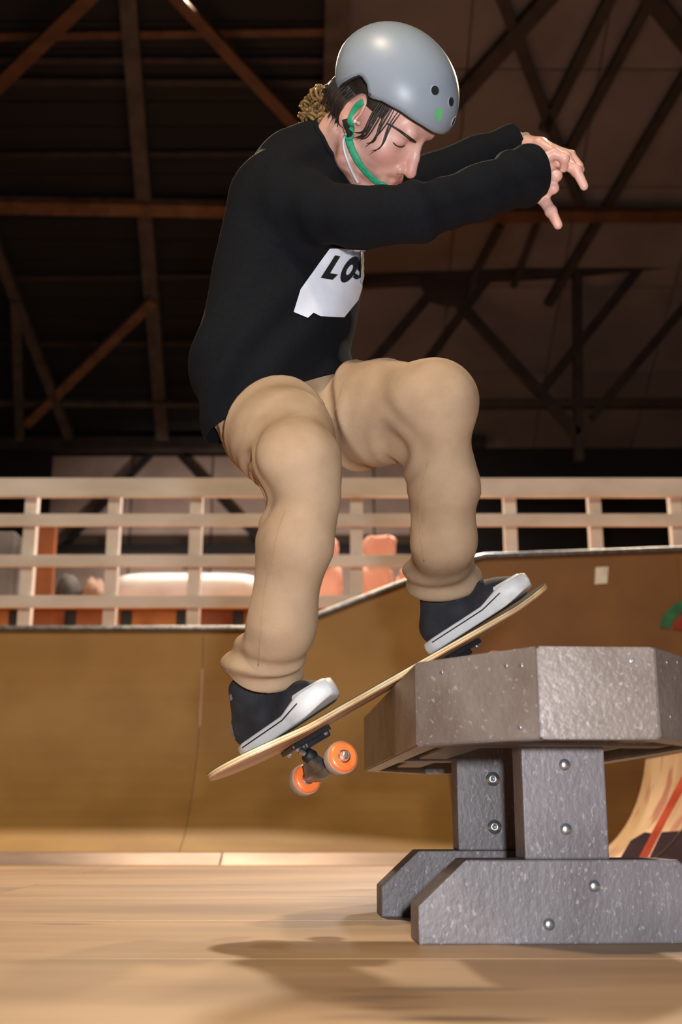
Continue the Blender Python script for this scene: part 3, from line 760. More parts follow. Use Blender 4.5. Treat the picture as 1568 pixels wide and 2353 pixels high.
# ---- hands
rh_f = [  # finger chains: pixel, pixel, depth
    ([(1240, 372, 2.035), (1274, 352, 2.02), (1298, 364, 2.02), (1296, 388, 2.04)], .0088),          # little finger
    ([(1238, 380, 2.05), (1276, 366, 2.045), (1325, 391, 2.045), (1343, 428, 2.05)], .0100),         # ring finger
    ([(1238, 395, 2.07), (1262, 388, 2.05), (1279, 404, 2.04), (1262, 420, 2.055)], .0102),          # middle finger
    ([(1236, 412, 2.08), (1258, 414, 2.06), (1272, 432, 2.055), (1258, 446, 2.07)], .0100),          # index finger
    ([(1222, 428, 2.09), (1250, 458, 2.08), (1267, 486, 2.07), (1283, 517, 2.065)], .0108)]          # thumb
lh_f = [
    ([(1240, 330, 2.36), (1268, 345, 2.345), (1302, 356, 2.335), (1318, 380, 2.33)], .0088),
    ([(1243, 330, 2.38), (1272, 343, 2.37), (1312, 356, 2.365), (1334, 382, 2.36)], .0098),
    ([(1243, 332, 2.40), (1272, 346, 2.395), (1314, 362, 2.39), (1336, 390, 2.39)], .0102),
    ([(1240, 335, 2.42), (1266, 352, 2.42), (1304, 372, 2.42), (1322, 400, 2.42)], .0098),
    ([(1210, 345, 2.44), (1236, 372, 2.45), (1262, 388, 2.45), (1285, 396, 2.45)], .0110)]
def f_hand(wrist, chains, elbow):
    ch = [([P(*c) for c in cs], r) for cs, r in chains]
    kn = [c[0][1] for c in ch]
    fore = wrist+(elbow-wrist)*.45
    def f(p):
        d = sd_cone(p, fore, wrist, .036, .027)
        pal = None
        for i, (c, r) in enumerate(ch[:4]):
            e = sd_cone(p, wrist, c[0], .023, .0135); e = smin(e, sd_cone(p, c[0], c[1], .0135, r*1.12), .006)
            pal = e if pal is None else smin(pal, e, .014)
        c, r = ch[4]; pal = smin(pal, sd_cone(p, wrist, c[1], .020, r*1.15), .012)
        d = smin(d, pal, .02)
        for c, r in ch:
            e = sd_chain(p, c[1:], [r*1.08, r*1.0, r*.82], .004)
            e = smin(e, sd_sph(p, c[2], r*1.07), .004)
            d = smin(d, e, .0035)
        return d
    pts = [wrist, fore]+[q for c, _ in ch for q in c]
    return f, pts
fR, ptsR = f_hand(RW, rh_f, RE); fL, ptsL = f_hand(LW, lh_f, LE)
RV, RF_ = sdf_mesh(fR, *box_of(ptsR, .045), .0022, 1)
LV, LF_ = sdf_mesh(fL, *box_of(ptsL, .045), .0026, 1)
ang0, ang1 = -32, -46          # which way the chest and the hips face
rows = [(395, 560, 800), (430, 540, 820), (520, 524, 838), (600, 509, 836), (700, 490, 815), (780, 464, 810), (850, 448, 815), (920, 450, 800), (1000, 470, 770), (1090, 500, 760)]
YC = 2.24; sec = []
for py, l, r in rows:
    c = P((l+r)/2, py, YC); dep = c[1]*_c+(c[2]-CAMH)*_s; w = (r-l)/2*dep/FPX
    t = (py-395)/(1090-395); a_ = math.radians(ang0+(ang1-ang0)*t); fx, fy = math.cos(a_), math.sin(a_); lx, ly = -fy, fx
    ra = .68; aa = w/math.sqrt(lx**2+(ra*fx)**2)
    sec.append((c[2], c[0], c[1], aa, aa*ra, a_))
sec = np.array(sorted(sec))
def f_loft(p, grow=0.):
    z = p[:, 2]; I = [np.interp(z, sec[:, 0], sec[:, k]) for k in range(1, 6)]
    dx, dy = p[:, 0]-I[0], p[:, 1]-I[1]; fx, fy = np.cos(I[4]), np.sin(I[4])
    v = dx*fx+dy*fy; u = -dx*fy+dy*fx; a = I[2]+grow; b = I[3]+grow
    k0 = np.sqrt((u/a)**2+(v/b)**2); k1 = np.sqrt((u/a**2)**2+(v/b**2)**2)+1e-9
    d = k0*(k0-1)/k1
    return smax(d, z-(sec[-1, 0]-.03), .06)
# ---- body core under the clothes
PEL = (RH+LH)/2; CH = (RS+LS)/2
def f_core(p):
    d = f_loft(p, -.035); d = smax(d, PEL[2]-p[:, 2], .02)
    d = smin(d, sd_cone(p, RS, LS, .045, .045), .05)
    for ch_ in ([RS, RA0, RM, RE, RE+(RW-RE)*.8], [LS, LS+(LE-LS)*.3, LS+(LE-LS)*.6, LE, LE+(LW-LE)*.8]):
        d = smin(d, sd_chain(p, ch_, [.040, .040, .036, .034, .030], .02), .03)
    for a, b, c in ((RH, RK, RA), (LH, LK, LA)):
        d = smin(d, sd_chain(p, [a, b, c], [.070, .046, .034], .02), .03)
    return d
CV, CF = sdf_mesh(f_core, *box_of([RS, LS, RE, LE, RW, LW, RK, LK, RA, LA, NB, PEL], .12), .011, 1)
AV = np.concatenate([HV, RV, LV, CV]); off = np.cumsum([0, len(HV), len(RV), len(LV)])
AF = np.concatenate([F_+o_ for F_, o_ in zip((HF, RF_, LF_, CF), off)])
bme = to_mesh(AV, AF)
tint = np.ones((len(AV), 4)); q = (HV-HO)@HR/HS
def g(c, r): return np.exp(-((q-np.asarray(c))**2/np.asarray(r, float)**2).sum(1))
lipm = np.clip(g((.098, 0, -.061), (.012, .022, .0065))+g((.096, 0, -.074), (.012, .02, .007)), 0, 1)*(q[:, 0] > .08)
beard = np.clip(np.clip((-.045-q[:, 2])/.02, 0, 1)*np.clip((q[:, 0]+.02)/.02, 0, 1)*np.clip((-.128-q[:, 2])/-.012, 0, 1)*(q[:, 2] > -.135)
                + g((.098, 0, -.052), (.02, .03, .006))*.8 + g((.012, -.068, -.03), (.016, .03, .03)) + g((.012, .068, -.03), (.016, .03, .03)), 0, 1)
beard *= np.clip(.62+.4*wob(q, 300), .15, 1)
pink = np.clip(g((.114, 0, -.032), (.014, .014, .016))+.8*g((.075, -.048, -.028), (.03, .03, .022))+.8*g((.075, .048, -.028), (.03, .03, .022))+g((-.008, -.085, .0), (.02, .012, .035))+g((-.008, .085, 0), (.02, .012, .035)), 0, 1)
lid = np.clip(g((.086, -.033, .006), (.012, .016, .012))+g((.086, .033, .006), (.012, .016, .012)), 0, 1)
T = np.ones((len(HV), 3))
for m_, c_ in ((pink, (1.0, .80, .80)), (beard, (.52, .39, .33)), (lipm, (.93, .62, .64)), (lid, (.80, .68, .68))):
    T = T*(1-m_[:, None])+T*np.asarray(c_)*m_[:, None]
tint[:len(HV), :3] = T
at = bme.color_attributes.new('tint', 'FLOAT_COLOR', 'POINT'); at.data.foreach_set('color', tint.ravel())
body = obj('body', bme, M['skin'], person)
hbvh = BVHTree.FromPolygons(HV.tolist(), HF.tolist())
CAMP = Vector((0, 0, CAMH))
def hit(bvh, px, py, off=.001, guess=2.1):
    d = Vector(P(px, py, 1.0))-CAMP; d.normalize(); l, n, i, t = bvh.ray_cast(CAMP, d)
    if l is None:
        l, n, i, t = bvh.find_nearest(Vector(P(px, py, guess)))
    return np.array(l+n*off), np.array(n)

# ---- shirt
wr_dir = nrm(RW-RE); CUFF = RW+wr_dir*.036
def f_shirt(p):
    d = f_loft(p); d = smax(d, (sec[0, 0]-.0)-p[:, 2], .01)
    d = smin(d, sd_cone(p, RS+np.array([.0, .02, .0]), LS, .076, .072), .06)
    d = smin(d, sd_chain(p, [CH+np.array([-.03, .02, .02]), NB], [.10, .084], .03), .07)
    d = smin(d, sd_sph(p, P(668, 396, 2.2), .076), .05)
    d = smin(d, sd_chain(p, [RA0, RM, RE, RE+(RW-RE)*.6, RW, RW+wr_dir*.08], [.066, .054, .053, .050, .053, .058], .02), .035)
    d = smin(d, sd_chain(p, [LS, LE, LE+(LW-LE)*.6, LW, LW+nrm(LW-LE)*.06], [.078, .056, .050, .046, .046], .02), .04)
    return d
SV, SF_ = sdf_mesh(f_shirt, (-.40, 1.82, .76), (.52, 2.62, 1.72), .006, 2)
nv = vnormals(SV, SF_)
def along(p, a, b):
    ba = b-a; h = np.clip((p-a)@ba/(ba@ba), -.2, 1.2); return h, np.linalg.norm(p-a-h[:, None]*ba, axis=1)
disp = .0035*wob(SV, 26)
# folds pulled from the armpit and drag lines across the belly
dirf = nrm((.55, -.1, .83)); cr_ = nrm(np.cross(dirf, (0, 1, 0)))
lowm = 1/(1+np.exp((SV[:, 2]-1.16)/.05))
disp += lowm*.006*np.sin(SV@cr_*70+1.5*wob(SV, 9))
h_, r_ = along(SV, RS, RE); m_ = np.exp(-((h_-.12)/.35)**2)*(r_ < .13)
disp += m_*.004*np.sin(h_*20+3.5*wob(SV, 12))
h_, r_ = along(SV, RE, RW); m_ = np.exp(-((h_-.05)/.25)**2)*(r_ < .09)+np.exp(-((h_-1.)/.25)**2)*(r_ < .09)
disp += m_*.003*np.sin(h_*28+4*wob(SV, 14))
SV = SV+nv*disp[:, None]; SV = relax_v(SV, SF_, 1)
hA, hB, hC = P(548, 945, 2.12), P(842, 800, 2.13), P(520, 1036, 2.34)
hn = nrm(np.cross(hB-hA, hC-hA)); hn = hn if hn[2] < 0 else -hn
nk = nrm(nrm(hw_((-.02, 0, -.05))-NB)+np.array([.12, -.10, 0])); nkc = NB+nk*.046
cl_ = LW+nrm(LW-LE)*.012
cuts = [(hA, hn, PEL, .6), (CUFF, nrm(wr_dir+np.array([.15, 0, -.05])), CUFF, .13), (cl_, nrm(LW-LE), cl_, .10)]
nax = nrm(hw_((-.028, 0, -.07))-NB)
def dax(p): h_ = (p-NB)@nax; return np.linalg.norm(p-NB-h_[:, None]*nax, axis=1), h_
fc = SV[SF_].mean(1); r_, h_ = dax(fc); keep = ~((r_ < .0675) & (h_ > -.02))
shirt = obj('shirt', to_mesh(SV, SF_[keep], cuts, .003), M['shirt'], person)
shirt['label'] = 'black long sleeve shirt with white chest print'
sbvh = BVHTree.FromPolygons(SV.tolist(), SF_.tolist())
# collar band round the neck opening
dsn = Vector(nk)
ring = []
u_, v_, _ = frame_of(nax)
for k in range(40):
    a = 2*math.pi*k/40; dr = math.cos(a)*u_+math.sin(a)*v_
    l, n_, i_, t_ = sbvh.ray_cast(Vector(NB+nax*.16+dr*.0685), Vector(-nax)); ring.append(np.array(l) if l is not None else NB+nax*.05+dr*.0685)
ring = np.array(ring); ring = (ring+np.roll(ring, 1, 0)+np.roll(ring, -1, 0))/3
V_, F_ = tube_data(np.vstack([ring, ring[:2]]), .0055, 8, caps=False)
obj('collar', mesh(V_, F_), M['shirt'], shirt, smooth=True)
# screen print, laid on the cloth
def print_poly(name, rings, mat, off, parent, cuts_=3):
    """rings: one outline, or outline + hole of equal length (pixels)"""
    bm = bmesh.new()
    if len(rings) == 1:
        f = bm.faces.new([bm.verts.new((x, y, 0)) for x, y in rings[0]]); f.normal_update(); bmesh.ops.triangulate(bm, faces=[f])
    else:
        a = [bm.verts.new((x, y, 0)) for x, y in rings[0]]; b = [bm.verts.new((x, y, 0)) for x, y in rings[1]]; n_ = len(a)
        for i in range(n_): bm.faces.new((a[i], a[(i+1) % n_], b[(i+1) % n_], b[i]))
    for _ in range(cuts_):
        es = [e for e in bm.edges if e.calc_length() > 5]
        if es: bmesh.ops.subdivide_edges(bm, edges=es, cuts=1)
        bmesh.ops.triangulate(bm, faces=[f for f in bm.faces if len(f.verts) > 3])
    for v in bm.verts:
        p_, n_ = hit(sbvh, v.co.x, v.co.y, off, 2.07); v.co = Vector(p_)
    return obj(name, bm_mesh(bm), mat, parent, smooth=True)
patch = print_poly('print_patch', [[(757, 571), (800, 572), (848, 574), (845, 600), (836, 648), (822, 690), (790, 729), (736, 727), (720, 719), (707, 731), (674, 717), (690, 665), (730, 609), (752, 578)]], M['print_white'], .0016, shirt, 6)
Z7 = lambda pts: [(640+x*.15306, 520+y*.15306) for x, y in pts]
print_poly('letter', [Z7([(835, 437), (915, 447), (765, 705), (880, 728), (800, 808), (620, 778)])], M['print_black'], .0028, shirt, 4)
n_ = 20
O_o = [(1052+108*math.cos(t)+95*math.sin(t)*.9, 650-200*math.sin(t)) for t in np.linspace(0, 2*math.pi, n_, endpoint=False)]
O_i = [(1052+38*math.cos(t)+40*math.sin(t)*.9, 655-78*math.sin(t)) for t in np.linspace(0, 2*math.pi, n_, endpoint=False)]
print_poly('letter', [Z7(O_o), Z7(O_i)], M['print_black'], .0028, shirt, 3)
S_ = [(1300, 400), (1240, 440), (1180, 560), (1165, 650), (1210, 690), (1190, 740), (1130, 700), (1100, 770), (1150, 800), (1230, 770), (1260, 690), (1215, 620), (1240, 540), (1330, 470)]
print_poly('letter', [Z7(S_)], M['print_black'], .0028, shirt, 3)

# ---- trousers
def f_pants(p):
    d = sd_ell(p, PEL+np.array([-.035, .03, .0]), (.125, .12, .11))
    d = smin(d, sd_chain(p, [RH+np.array([-.005, .03, -.005]), RH+(RK-RH)*.5, RK, RB, RC, RL, RA, RA+(RA-RL)*.5], [.098, .088, .068, .052, .057, .0545, .056, .058], .035), .035)
    d = smin(d, sd_chain(p, [LH, LH+(LK-LH)*.5, LK, LC, LL, LA, LA+(LA-LL)*.5], [.100, .092, .074, .059, .057, .057, .059], .05), .018)
    w_ = smax(smax(f_loft(p, -.022), p[:, 2]-1.12, .01), .93-p[:, 2], .01)
    return smin(d, w_, .03)
PV, PF = sdf_mesh(f_pants, (-.36, 1.70, .22), (.36, 2.56, 1.16), .005, 14)
fold = lambda x: (1-np.abs(np.sin(x/2)))**1.4*1.7-.55
pn = vnormals(PV, PF); disp = .003*wob(PV, 24)
for a, b, c in ((RH, RK, RA), (LH, LK, LA)):
    h_, r_ = along(PV, b, c); ax_ = nrm(c-b); uu, vv, _ = frame_of(ax_); th = np.arctan2((PV-b)@vv, (PV-b)@uu)
    L1 = np.linalg.norm(c-b); t_ = (1-h_)*L1
    near = 1/(1+np.exp((r_-.105)/.006))/(1+np.exp(-(h_-.12)/.04))
    m_ = np.exp(-((t_-.01)/.055)**2)*near
    disp += m_*(.0032*np.sin(t_*105+2.6*np.sin(th+1)+2.8*wob(PV, 16))+.003)
    m_ = np.exp(-((h_-.30)/.5)**2)*near
    disp += m_*.0030*fold(3*th+h_*4+2.0*wob(PV, 7))
    # creases in the hollow of the knee and over the lap
    back = b+nrm(np.cross(np.cross(a-b, c-b), (a-b)/np.linalg.norm(a-b)-(c-b)/np.linalg.norm(c-b)))*0+nrm((a-b)/np.linalg.norm(a-b)+(c-b)/np.linalg.norm(c-b))*.07
    rr = np.linalg.norm(PV-back, axis=1); disp += np.exp(-(rr/.075)**2)*.007*np.sin(rr*210+2*wob(PV, 12))
    h2, r2 = along(PV, a, b); m_ = np.exp(-((h2-.15)/.3)**2)/(1+np.exp((r2-.13)/.008))
    ax2 = nrm(b-a); u2, v2_, _ = frame_of(ax2); th2 = np.arctan2((PV-a)@v2_, (PV-a)@u2)
    disp += m_*.006*fold(h2*20+3.2*np.sin(th2+.5)+2*wob(PV, 9))
disp = disp*1.8*np.clip((f_loft(PV)+.012)/.03, 0, 1)**(PV[:, 2] > .93)
PV = PV+pn*disp[:, None]; PV = relax_v(PV, PF, 1)
cR = RA+nrm(RA-RK)*.012; cL = LA+nrm(LA-LK)*.006
cuts = [(cR, nrm(RA-RK), cR, .14), (cL, nrm(LA-LK), cL, .14)]
pants = obj('trousers', to_mesh(PV, PF, cuts, .0025), M['pants'], person)
pants['label'] = 'khaki tan twill trousers'
pbvh = BVHTree.FromPolygons(PV.tolist(), PF.tolist())
def seam(pix, r=.0011, n=10, bvh=pbvh, mat='pants', parent=pants, name='seam', off=.0006, guess=2.1):
    pp = catmull([(x, y, 0) for x, y in pix], n); pts = [hit(bvh, x, y, off, guess)[0] for x, y, _ in pp]
    return obj(name, tube(pts, r, 6), M[mat], parent, smooth=True)
M['seam'] = pm('khaki_seam', srgb(166, 135, 102), srgb(154, 124, 92), rough=.9, scale=30)  # seams drawn slightly darker than the twill
seam([(655, 1170), (628, 1260), (608, 1360), (600, 1450), (594, 1530)], mat='seam')
seam([(985, 1060), (968, 1130), (966, 1210), (975, 1290)], mat='seam')
seam([(790, 880), (775, 930), (768, 965)], mat='seam')

# ---- shoes
def make_shoe(f, label, has_patch, laces):
    Rm = np.stack([f[1], f[2], f[3]], 1); o_ = f[0]
    def f_up(p):
        q = (p-o_)@Rm
        d = sd_ell(q, (.195, 0, .026), (.066, .043, .036))
        d = smin(d, sd_chain(q, [(.045, 0, .040), (.11, 0, .044), (.19, 0, .032)], [.0345, .0385, .034], .02), .02)
        d = smin(d, sd_chain(q, [(.050, 0, .045), (.112, 0, .125)], [.037, .043], .02), .02)
        d = smin(d, sd_chain(q, [(.118, 0, .106), (.168, 0, .060)], [.024, .018], .02), .02)
        d = smax(d, .010-q[:, 2], .004)
        d = smax(d, q[:, 2]-(.128+.12*(q[:, 0]-.09)), .006)
        return d
    cor = [o_+Rm@np.array(c) for c in ((0, -.05, 0), (0, .05, 0), (.27, -.05, 0), (.27, .05, 0), (0, -.05, .16), (.27, .05, .16), (0, .05, .16), (.27, -.05, .16))]
    V, F = sdf_mesh(f_up, *box_of(cor, .012), .0032, 2)
    sh = obj('shoe', to_mesh(V, F), M['shoe_black'], person); sh['label'] = label
    W = lambda x, y, z: o_+Rm@np.array([x, y, z])
    # outline of the sole
    n = 56; pts = []
    xs_ = np.array([0, .012, .04, .08, .12, .16, .20, .235, .257, .268, .272]); hwS = np.array([0, .024, .037, .040, .041, .043, .047, .043, .029, .013, 0])
    ts = np.linspace(0, math.pi, n//2+1); xx = .136*(1-np.cos(ts)); ww = np.interp(xx, xs_, hwS)
    out = [(x, w) for x, w in zip(xx, ww)]+[(x, -w) for x, w in list(zip(xx, ww))[-2:0:-1]]
    def loop(z0f, grow): return [(x+(x-.136)*grow*4/.272*.1, y*(1+grow), z0f(x)) for x, y in out]
    zt_ = lambda x: .026+.016*max(0, min(1, (x-.185)/.06))
    rings_ = [loop(lambda x: .0+.010*max(0, (x-.22)/.05)**2, -.02), loop(lambda x: .003+.010*max(0, (x-.22)/.05)**2, .03), loop(lambda x: zt_(x)*.55, .04), loop(lambda x: zt_(x)-.003, .03), loop(zt_, 0.0), loop(zt_, -.12), loop(lambda x: .012, -.35)]
    V = [W(*c) for rg in rings_ for c in rg]; m = len(out); F = []
    for i in range(len(rings_)-1):
        for k in range(m): F.append((i*m+k, i*m+(k+1) % m, (i+1)*m+(k+1) % m, (i+1)*m+k))
    F.append(tuple(range(m))[::-1]); F.append(tuple(range((len(rings_)-1)*m, len(rings_)*m)))
    obj('sole', bm_mesh((lambda b: (b.from_mesh(mesh(V, F)), b)[1])(bmesh.new())), M['rubber_white'], sh, smooth=True)
    # toe bumper, dark foxing stripe
    tb_ = [W(x, y*1.045, zt_(x)*.72) for x, y in out]
    obj('foxing_stripe', tube(tb_+tb_[:2], .0013, 6, caps=False), M['shoe_black'], sh, smooth=True)
    V2 = []; F2 = []; nu, nv_ = 10, 16
    for i in range(nu+1):
        for k in range(nv_+1):
            a = math.pi*(k/nv_-.5); e = i/nu*.62
            x = .222+.050*math.cos(a)*math.cos(e); y = .0415*math.sin(a)*math.cos(e)*1.02; z = .030+.026*math.sin(e)
            V2.append(W(x, y, z))
    for i in range(nu):
        for k in range(nv_): a = i*(nv_+1)+k; F2.append((a, a+1, a+nv_+2, a+nv_+1))
    obj('toe_cap', mesh(V2, F2), M['rubber_white'], sh, smooth=True)
    bv = BVHTree.FromPolygons(*[x.tolist() for x in (lambda me: (np.array([v.co[:] for v in me.vertices]), np.array([p.vertices[:] for p in me.polygons])))(sh.data)])
    for i in range(laces):
        x = .125+i*.014; pt = []
        for y in np.linspace(-.024, .024, 9):
            l, n__, _, _ = bv.ray_cast(Vector(W(x+.03*0, y, .2)), Vector(-f[3]))
            if l is not None: pt.append(np.array(l+n__*.001))
        if len(pt) > 3: obj('lace', tube(pt, .0026, 6), M['lace'], sh, smooth=True)
    return sh, bv, W
shR, bvR, WR_ = make_shoe(fr, 'black suede skate shoe with white rubber toe, on the tail of the board', True, 4)
shL, bvL, WL_ = make_shoe(ff, 'black suede skate shoe with white rubber toe, on the nose of the board', False, 4)
M['patch_blue'] = pm('grey_heel_tab', srgb(150, 156, 176), srgb(90, 96, 120), rough=.6, scale=200)
def on_shoe(bv, W, x, z, w, h, name, mat, sh):
    V = []; F = []; k = 5
    for i in range(k):
        for j in range(k):
            xx, zz = x+w*(i/(k-1)-.5)+h*.3*(j/(k-1)-.5), z+h*(j/(k-1)-.5)
            s_ = Vector(W(xx, -.12, zz)); l, n__, _, _ = bv.ray_cast(s_, Vector(W(xx, 0, zz))-s_); 
            V.append(np.array(l+n__*.001) if l is not None else np.array(bv.find_nearest(Vector(W(xx, -.03, zz)))[0]))
    for i in range(k-1):
        for j in range(k-1): a = i*k+j; F.append((a, a+1, a+k+1, a+k))
    obj(name, mesh(V, F), mat, sh, smooth=True)
on_shoe(bvR, WR_, .030, .052, .018, .026, 'heel_tab', M['patch_blue'], shR)
on_shoe(bvR, WR_, .082, .106, .012, .010, 'eyelet_tag', M['patch_blue'], shR)
tg_ = [WR_(.098, -.004, .100), WR_(.105, -.008, .128), WR_(.108, -.010, .146)]
obj('tongue', tube(tg_, [.016, .017, .010], 10, flat=.45), M['shoe_black'], shR, smooth=True)
sk = obj('sock', tube([WL_(.082, 0, .10), WL_(.094, 0, .125), LA+(LK-LA)*.10], [.041, .0415, .040], 20), M['red_cloth'], person, smooth=True); sk['label'] = 'red sock above the front shoe'

# ---- helmet
HC = np.array([-.004, 0, .060]); HRx, HRy, HRz = .126, .104, .106
def e_rim(phi):
    """lower edge of the shell as an elevation angle; phi from the front towards the left"""
    a = abs(math.degrees(phi)); x = np.interp(a, [0, 15, 30, 55, 72, 82, 90, 100, 112, 128, 150, 180], [1, 2, 4, 5, 2, -4, 4, 6, -12, -30, -36, -36]); return math.radians(float(x))
def shell(scale, drop, nphi=96, ne=20):
    V = []; F = []
    for i in range(nphi):
        ph = 2*math.pi*i/nphi; pa = ph if ph <= math.pi else ph-2*math.pi; r0 = e_rim(pa)-drop
        for k in range(ne):
            e = r0+(math.pi/2-r0)*k/ne
            fl_ = 1+.0*e; low = max(0, -e); c_ = math.cos(e)*(1-.10*low)
            V.append(hw_(HC+scale*np.array([HRx*c_*math.cos(ph), HRy*c_*math.sin(ph), HRz*math.sin(e)])))
    V.append(hw_(HC+scale*np.array([0, 0, HRz])))
    for i in range(nphi):
        j = (i+1) % nphi
        for k in range(ne-1): F.append((i*ne+k, j*ne+k, j*ne+k+1, i*ne+k+1))
        F.append((i*ne+ne-1, j*ne+ne-1, len(V)-1))
    bm = bmesh.new(); bm.from_mesh(mesh(V, F)); bmesh.ops.recalc_face_normals(bm, faces=bm.faces); return bm
bm = shell(1.0, 0)
bmesh.ops.solidify(bm, geom=bm.faces[:], thickness=.004); hel = obj('helmet', bm_mesh(bm), M['helmet'], person, smooth=True)
hel['label'] = 'matte grey skate helmet with round vents'
bm = shell(.968, .03); bmesh.ops.solidify(bm, geom=bm.faces[:], thickness=.008); obj('liner', bm_mesh(bm), M['liner'], hel, smooth=True)
bm = shell(1.0, 0); hv_ = np.array([v.co[:] for v in bm.verts]); hf_ = [[v.index for v in f.verts] for f in bm.faces]; bm.free()
hebvh = BVHTree.FromPolygons(hv_.tolist(), hf_)
def vent(az, el, r):
    a, e = math.radians(az), math.radians(el)
    q_ = HC+np.array([HRx*math.cos(e)*math.cos(a), HRy*math.cos(e)*math.sin(a), HRz*math.sin(e)]); n_ = nrm((q_-HC)/np.array([HRx, HRy, HRz])**2); n_ = HR@n_; c_ = hw_(q_)
    v_ = obj('vent', lathe([(r*1.15, -.002), (r*1.15, .0007), (r*1.02, .0012), (r*.96, .0004), (r*.95, -.003)], c_, n_, 24), M['helmet'], hel, smooth=True)
    obj('vent_dark_disc', lathe([(r*.96, -.001), (r*.96, .0006), (.0001, .0006)], c_, n_, 24), M['liner'], hel)  # black disc paints the dark of an open vent; no hole is cut
def vent_px(px, py, r, mat='liner', name='vent_dark_disc'):
    l, n_ = hit(hebvh, px, py, 0., 2.05); c_ = HO+HR@(HC*HS); n_ = n_ if (l-c_)@n_ > 0 else -n_
    if r > .005: obj('vent_ring', lathe([(r*1.2, -.002), (r*1.2, .0006), (r*1.05, .0011), (r*.98, .0004)], l, n_, 24), M['helmet'], hel, smooth=True)
    obj(name, lathe([(r, -.002), (r, .0008), (r*.5, .0008), (.0001, .0008)], l, n_, 24), M[mat], hel)
vent_px(1000, 208, .0085); vent_px(1037, 234, .0085); vent_px(850, 217, .0032, 'darksteel', 'rivet')  # vents are black discs coloured like shaded openings, plus one rivet
for az in (40, 12): vent(az, 14, .009)
pts = []; 
gs = [hit(hebvh, x, y, .0009, 2.05) for x, y in ((1003, 250), (1012, 246), (1016, 258), (1014, 272), (1008, 280), (1000, 270), (998, 260))]
sgn = 1 if (gs[0][0]-(HO+HR@(HC*HS)))@gs[0][1] > 0 else -1
ctr_ = np.mean([a for a, _ in gs], 0); ctr_ = ctr_+nrm(ctr_-(HO+HR@(HC*HS)))*.0012
obj('paint_scuff', mesh([a+n_*(.0018*sgn-.0009) for a, n_ in gs]+[ctr_], [(i, (i+1) % 7, 7) for i in range(7)]), M['green_scuff'], hel)
# straps: over the cheek and round the chin
def strap(pix, w, mat, name, off=.0022, n=8, guess=2.05):
    pp = catmull([(x, y, 0) for x, y in pix], n); hs = [hit(hbvh, x, y, off, guess) for x, y, _ in pp]
    p_ = np.array([h[0] for h in hs]); 
    for _ in range(3): p_[1:-1] = (p_[:-2]+2*p_[1:-1]+p_[2:])/4
    ns_ = np.array([h[1] for h in hs])
    for _ in range(3): ns_[1:-1] = (ns_[:-2]+ns_[1:-1]+ns_[2:])/3
    obj(name, tube(p_, w, 8, flat=.22, upv=lambda i: ns_[i]), M[mat], hel, smooth=True)
strap([(838, 236), (824, 246), (813, 266), (806, 288), (804, 300)], .0066, 'strap_green', 'strap', off=.007)
strap([(800, 308), (806, 335), (822, 368), (845, 398), (872, 421), (886, 430)], .0072, 'strap_green', 'chin_strap')
strap([(795, 276), (799, 292), (803, 308)], .006, 'liner', 'rear_strap', off=.004)
b0 = hit(hbvh, 803, 312, .003)[0]
obj('strap_slider', lathe([(.0001, -.003), (.009, -.003), (.010, 0), (.009, .003), (.0001, .003)], b0, hit(hbvh, 803, 312)[1], 12), M['strap_green'], hel, smooth=True)
c0_ = hit(hbvh, 878, 428, .003)[0]
obj('chin_cup', lathe([(.0001, .004), (.011, .003), (.014, 0), (.012, -.003)], c0_, hit(hbvh, 878, 428)[1], 14), M['strap_green'], hel, smooth=True)

# ---- hair
parts = []
def lk(pts_, r, n=7, seg=6):
    pp = catmull([hw_(p) for p in pts_], n); rr = r*np.sin(np.linspace(.5, math.pi-.12, len(pp))); parts.append(tube_data(pp, rr, seg))
rs = np.random.RandomState(3)
for i in range(13):
    t = rs.rand(); x0 = .018+.045*t; y0 = -.074+.012*t; j = rs.randn(6)*.003
    lk([(x0, y0-.001, .062), (x0+.004+j[0], y0-.007, .030), (x0+.010+j[1], y0-.011, -.000-.008*rs.rand()), (x0+.004+j[2]-.010*rs.rand(), y0-.006, -.016-.020*rs.rand())], .0014+.0010*rs.rand())
for sd in (-1, 1):
    for i in range(34):
        a = rs.rand(); x0 = -.022-.07*a; y0 = sd*(.074*math.sqrt(max(.05, 1-((x0+.01)/.1)**2))); j = rs.randn(6)*.004
        lk([(x0, y0*1.02, .03), (x0-.004+j[0], y0*1.07, .0), (x0-.004+j[1], y0*1.04, -.015), (x0-.002+j[2], y0*.97+j[3], -.030-.014*rs.rand())], .0042+.0015*rs.rand())
capV = []; capF = []; ci = {}
nA, nE = 48, 24
for i in range(nE+1):
    for k in range(nA):
        e = -.9+i/nE*1.9; a = 2*math.pi*k/nA; capV.append(hw_(np.array([-.010, 0, .045])+1.025*np.array([.097*math.cos(e)*math.cos(a), .076*math.cos(e)*math.sin(a), .090*math.sin(e)])))
for i in range(nE):
    for k in range(nA):
        a = 2*math.pi*(k+.5)/nA; x = -.010+.097*math.cos(-.9+(i+.5)/nE*1.9)*math.cos(a); z = .045+.090*math.sin(-.9+(i+.5)/nE*1.9)
        if (x < -.012 and z > -.025) or (x < .035 and z > .026): capF.append((i*nA+k, i*nA+(k+1) % nA, (i+1)*nA+(k+1) % nA, (i+1)*nA+k))
parts.append((capV, capF))
hair = obj('hair', join_data(parts), M['hair_dark'], person, smooth=True); hair['label'] = 'dark hair strands under the helmet'
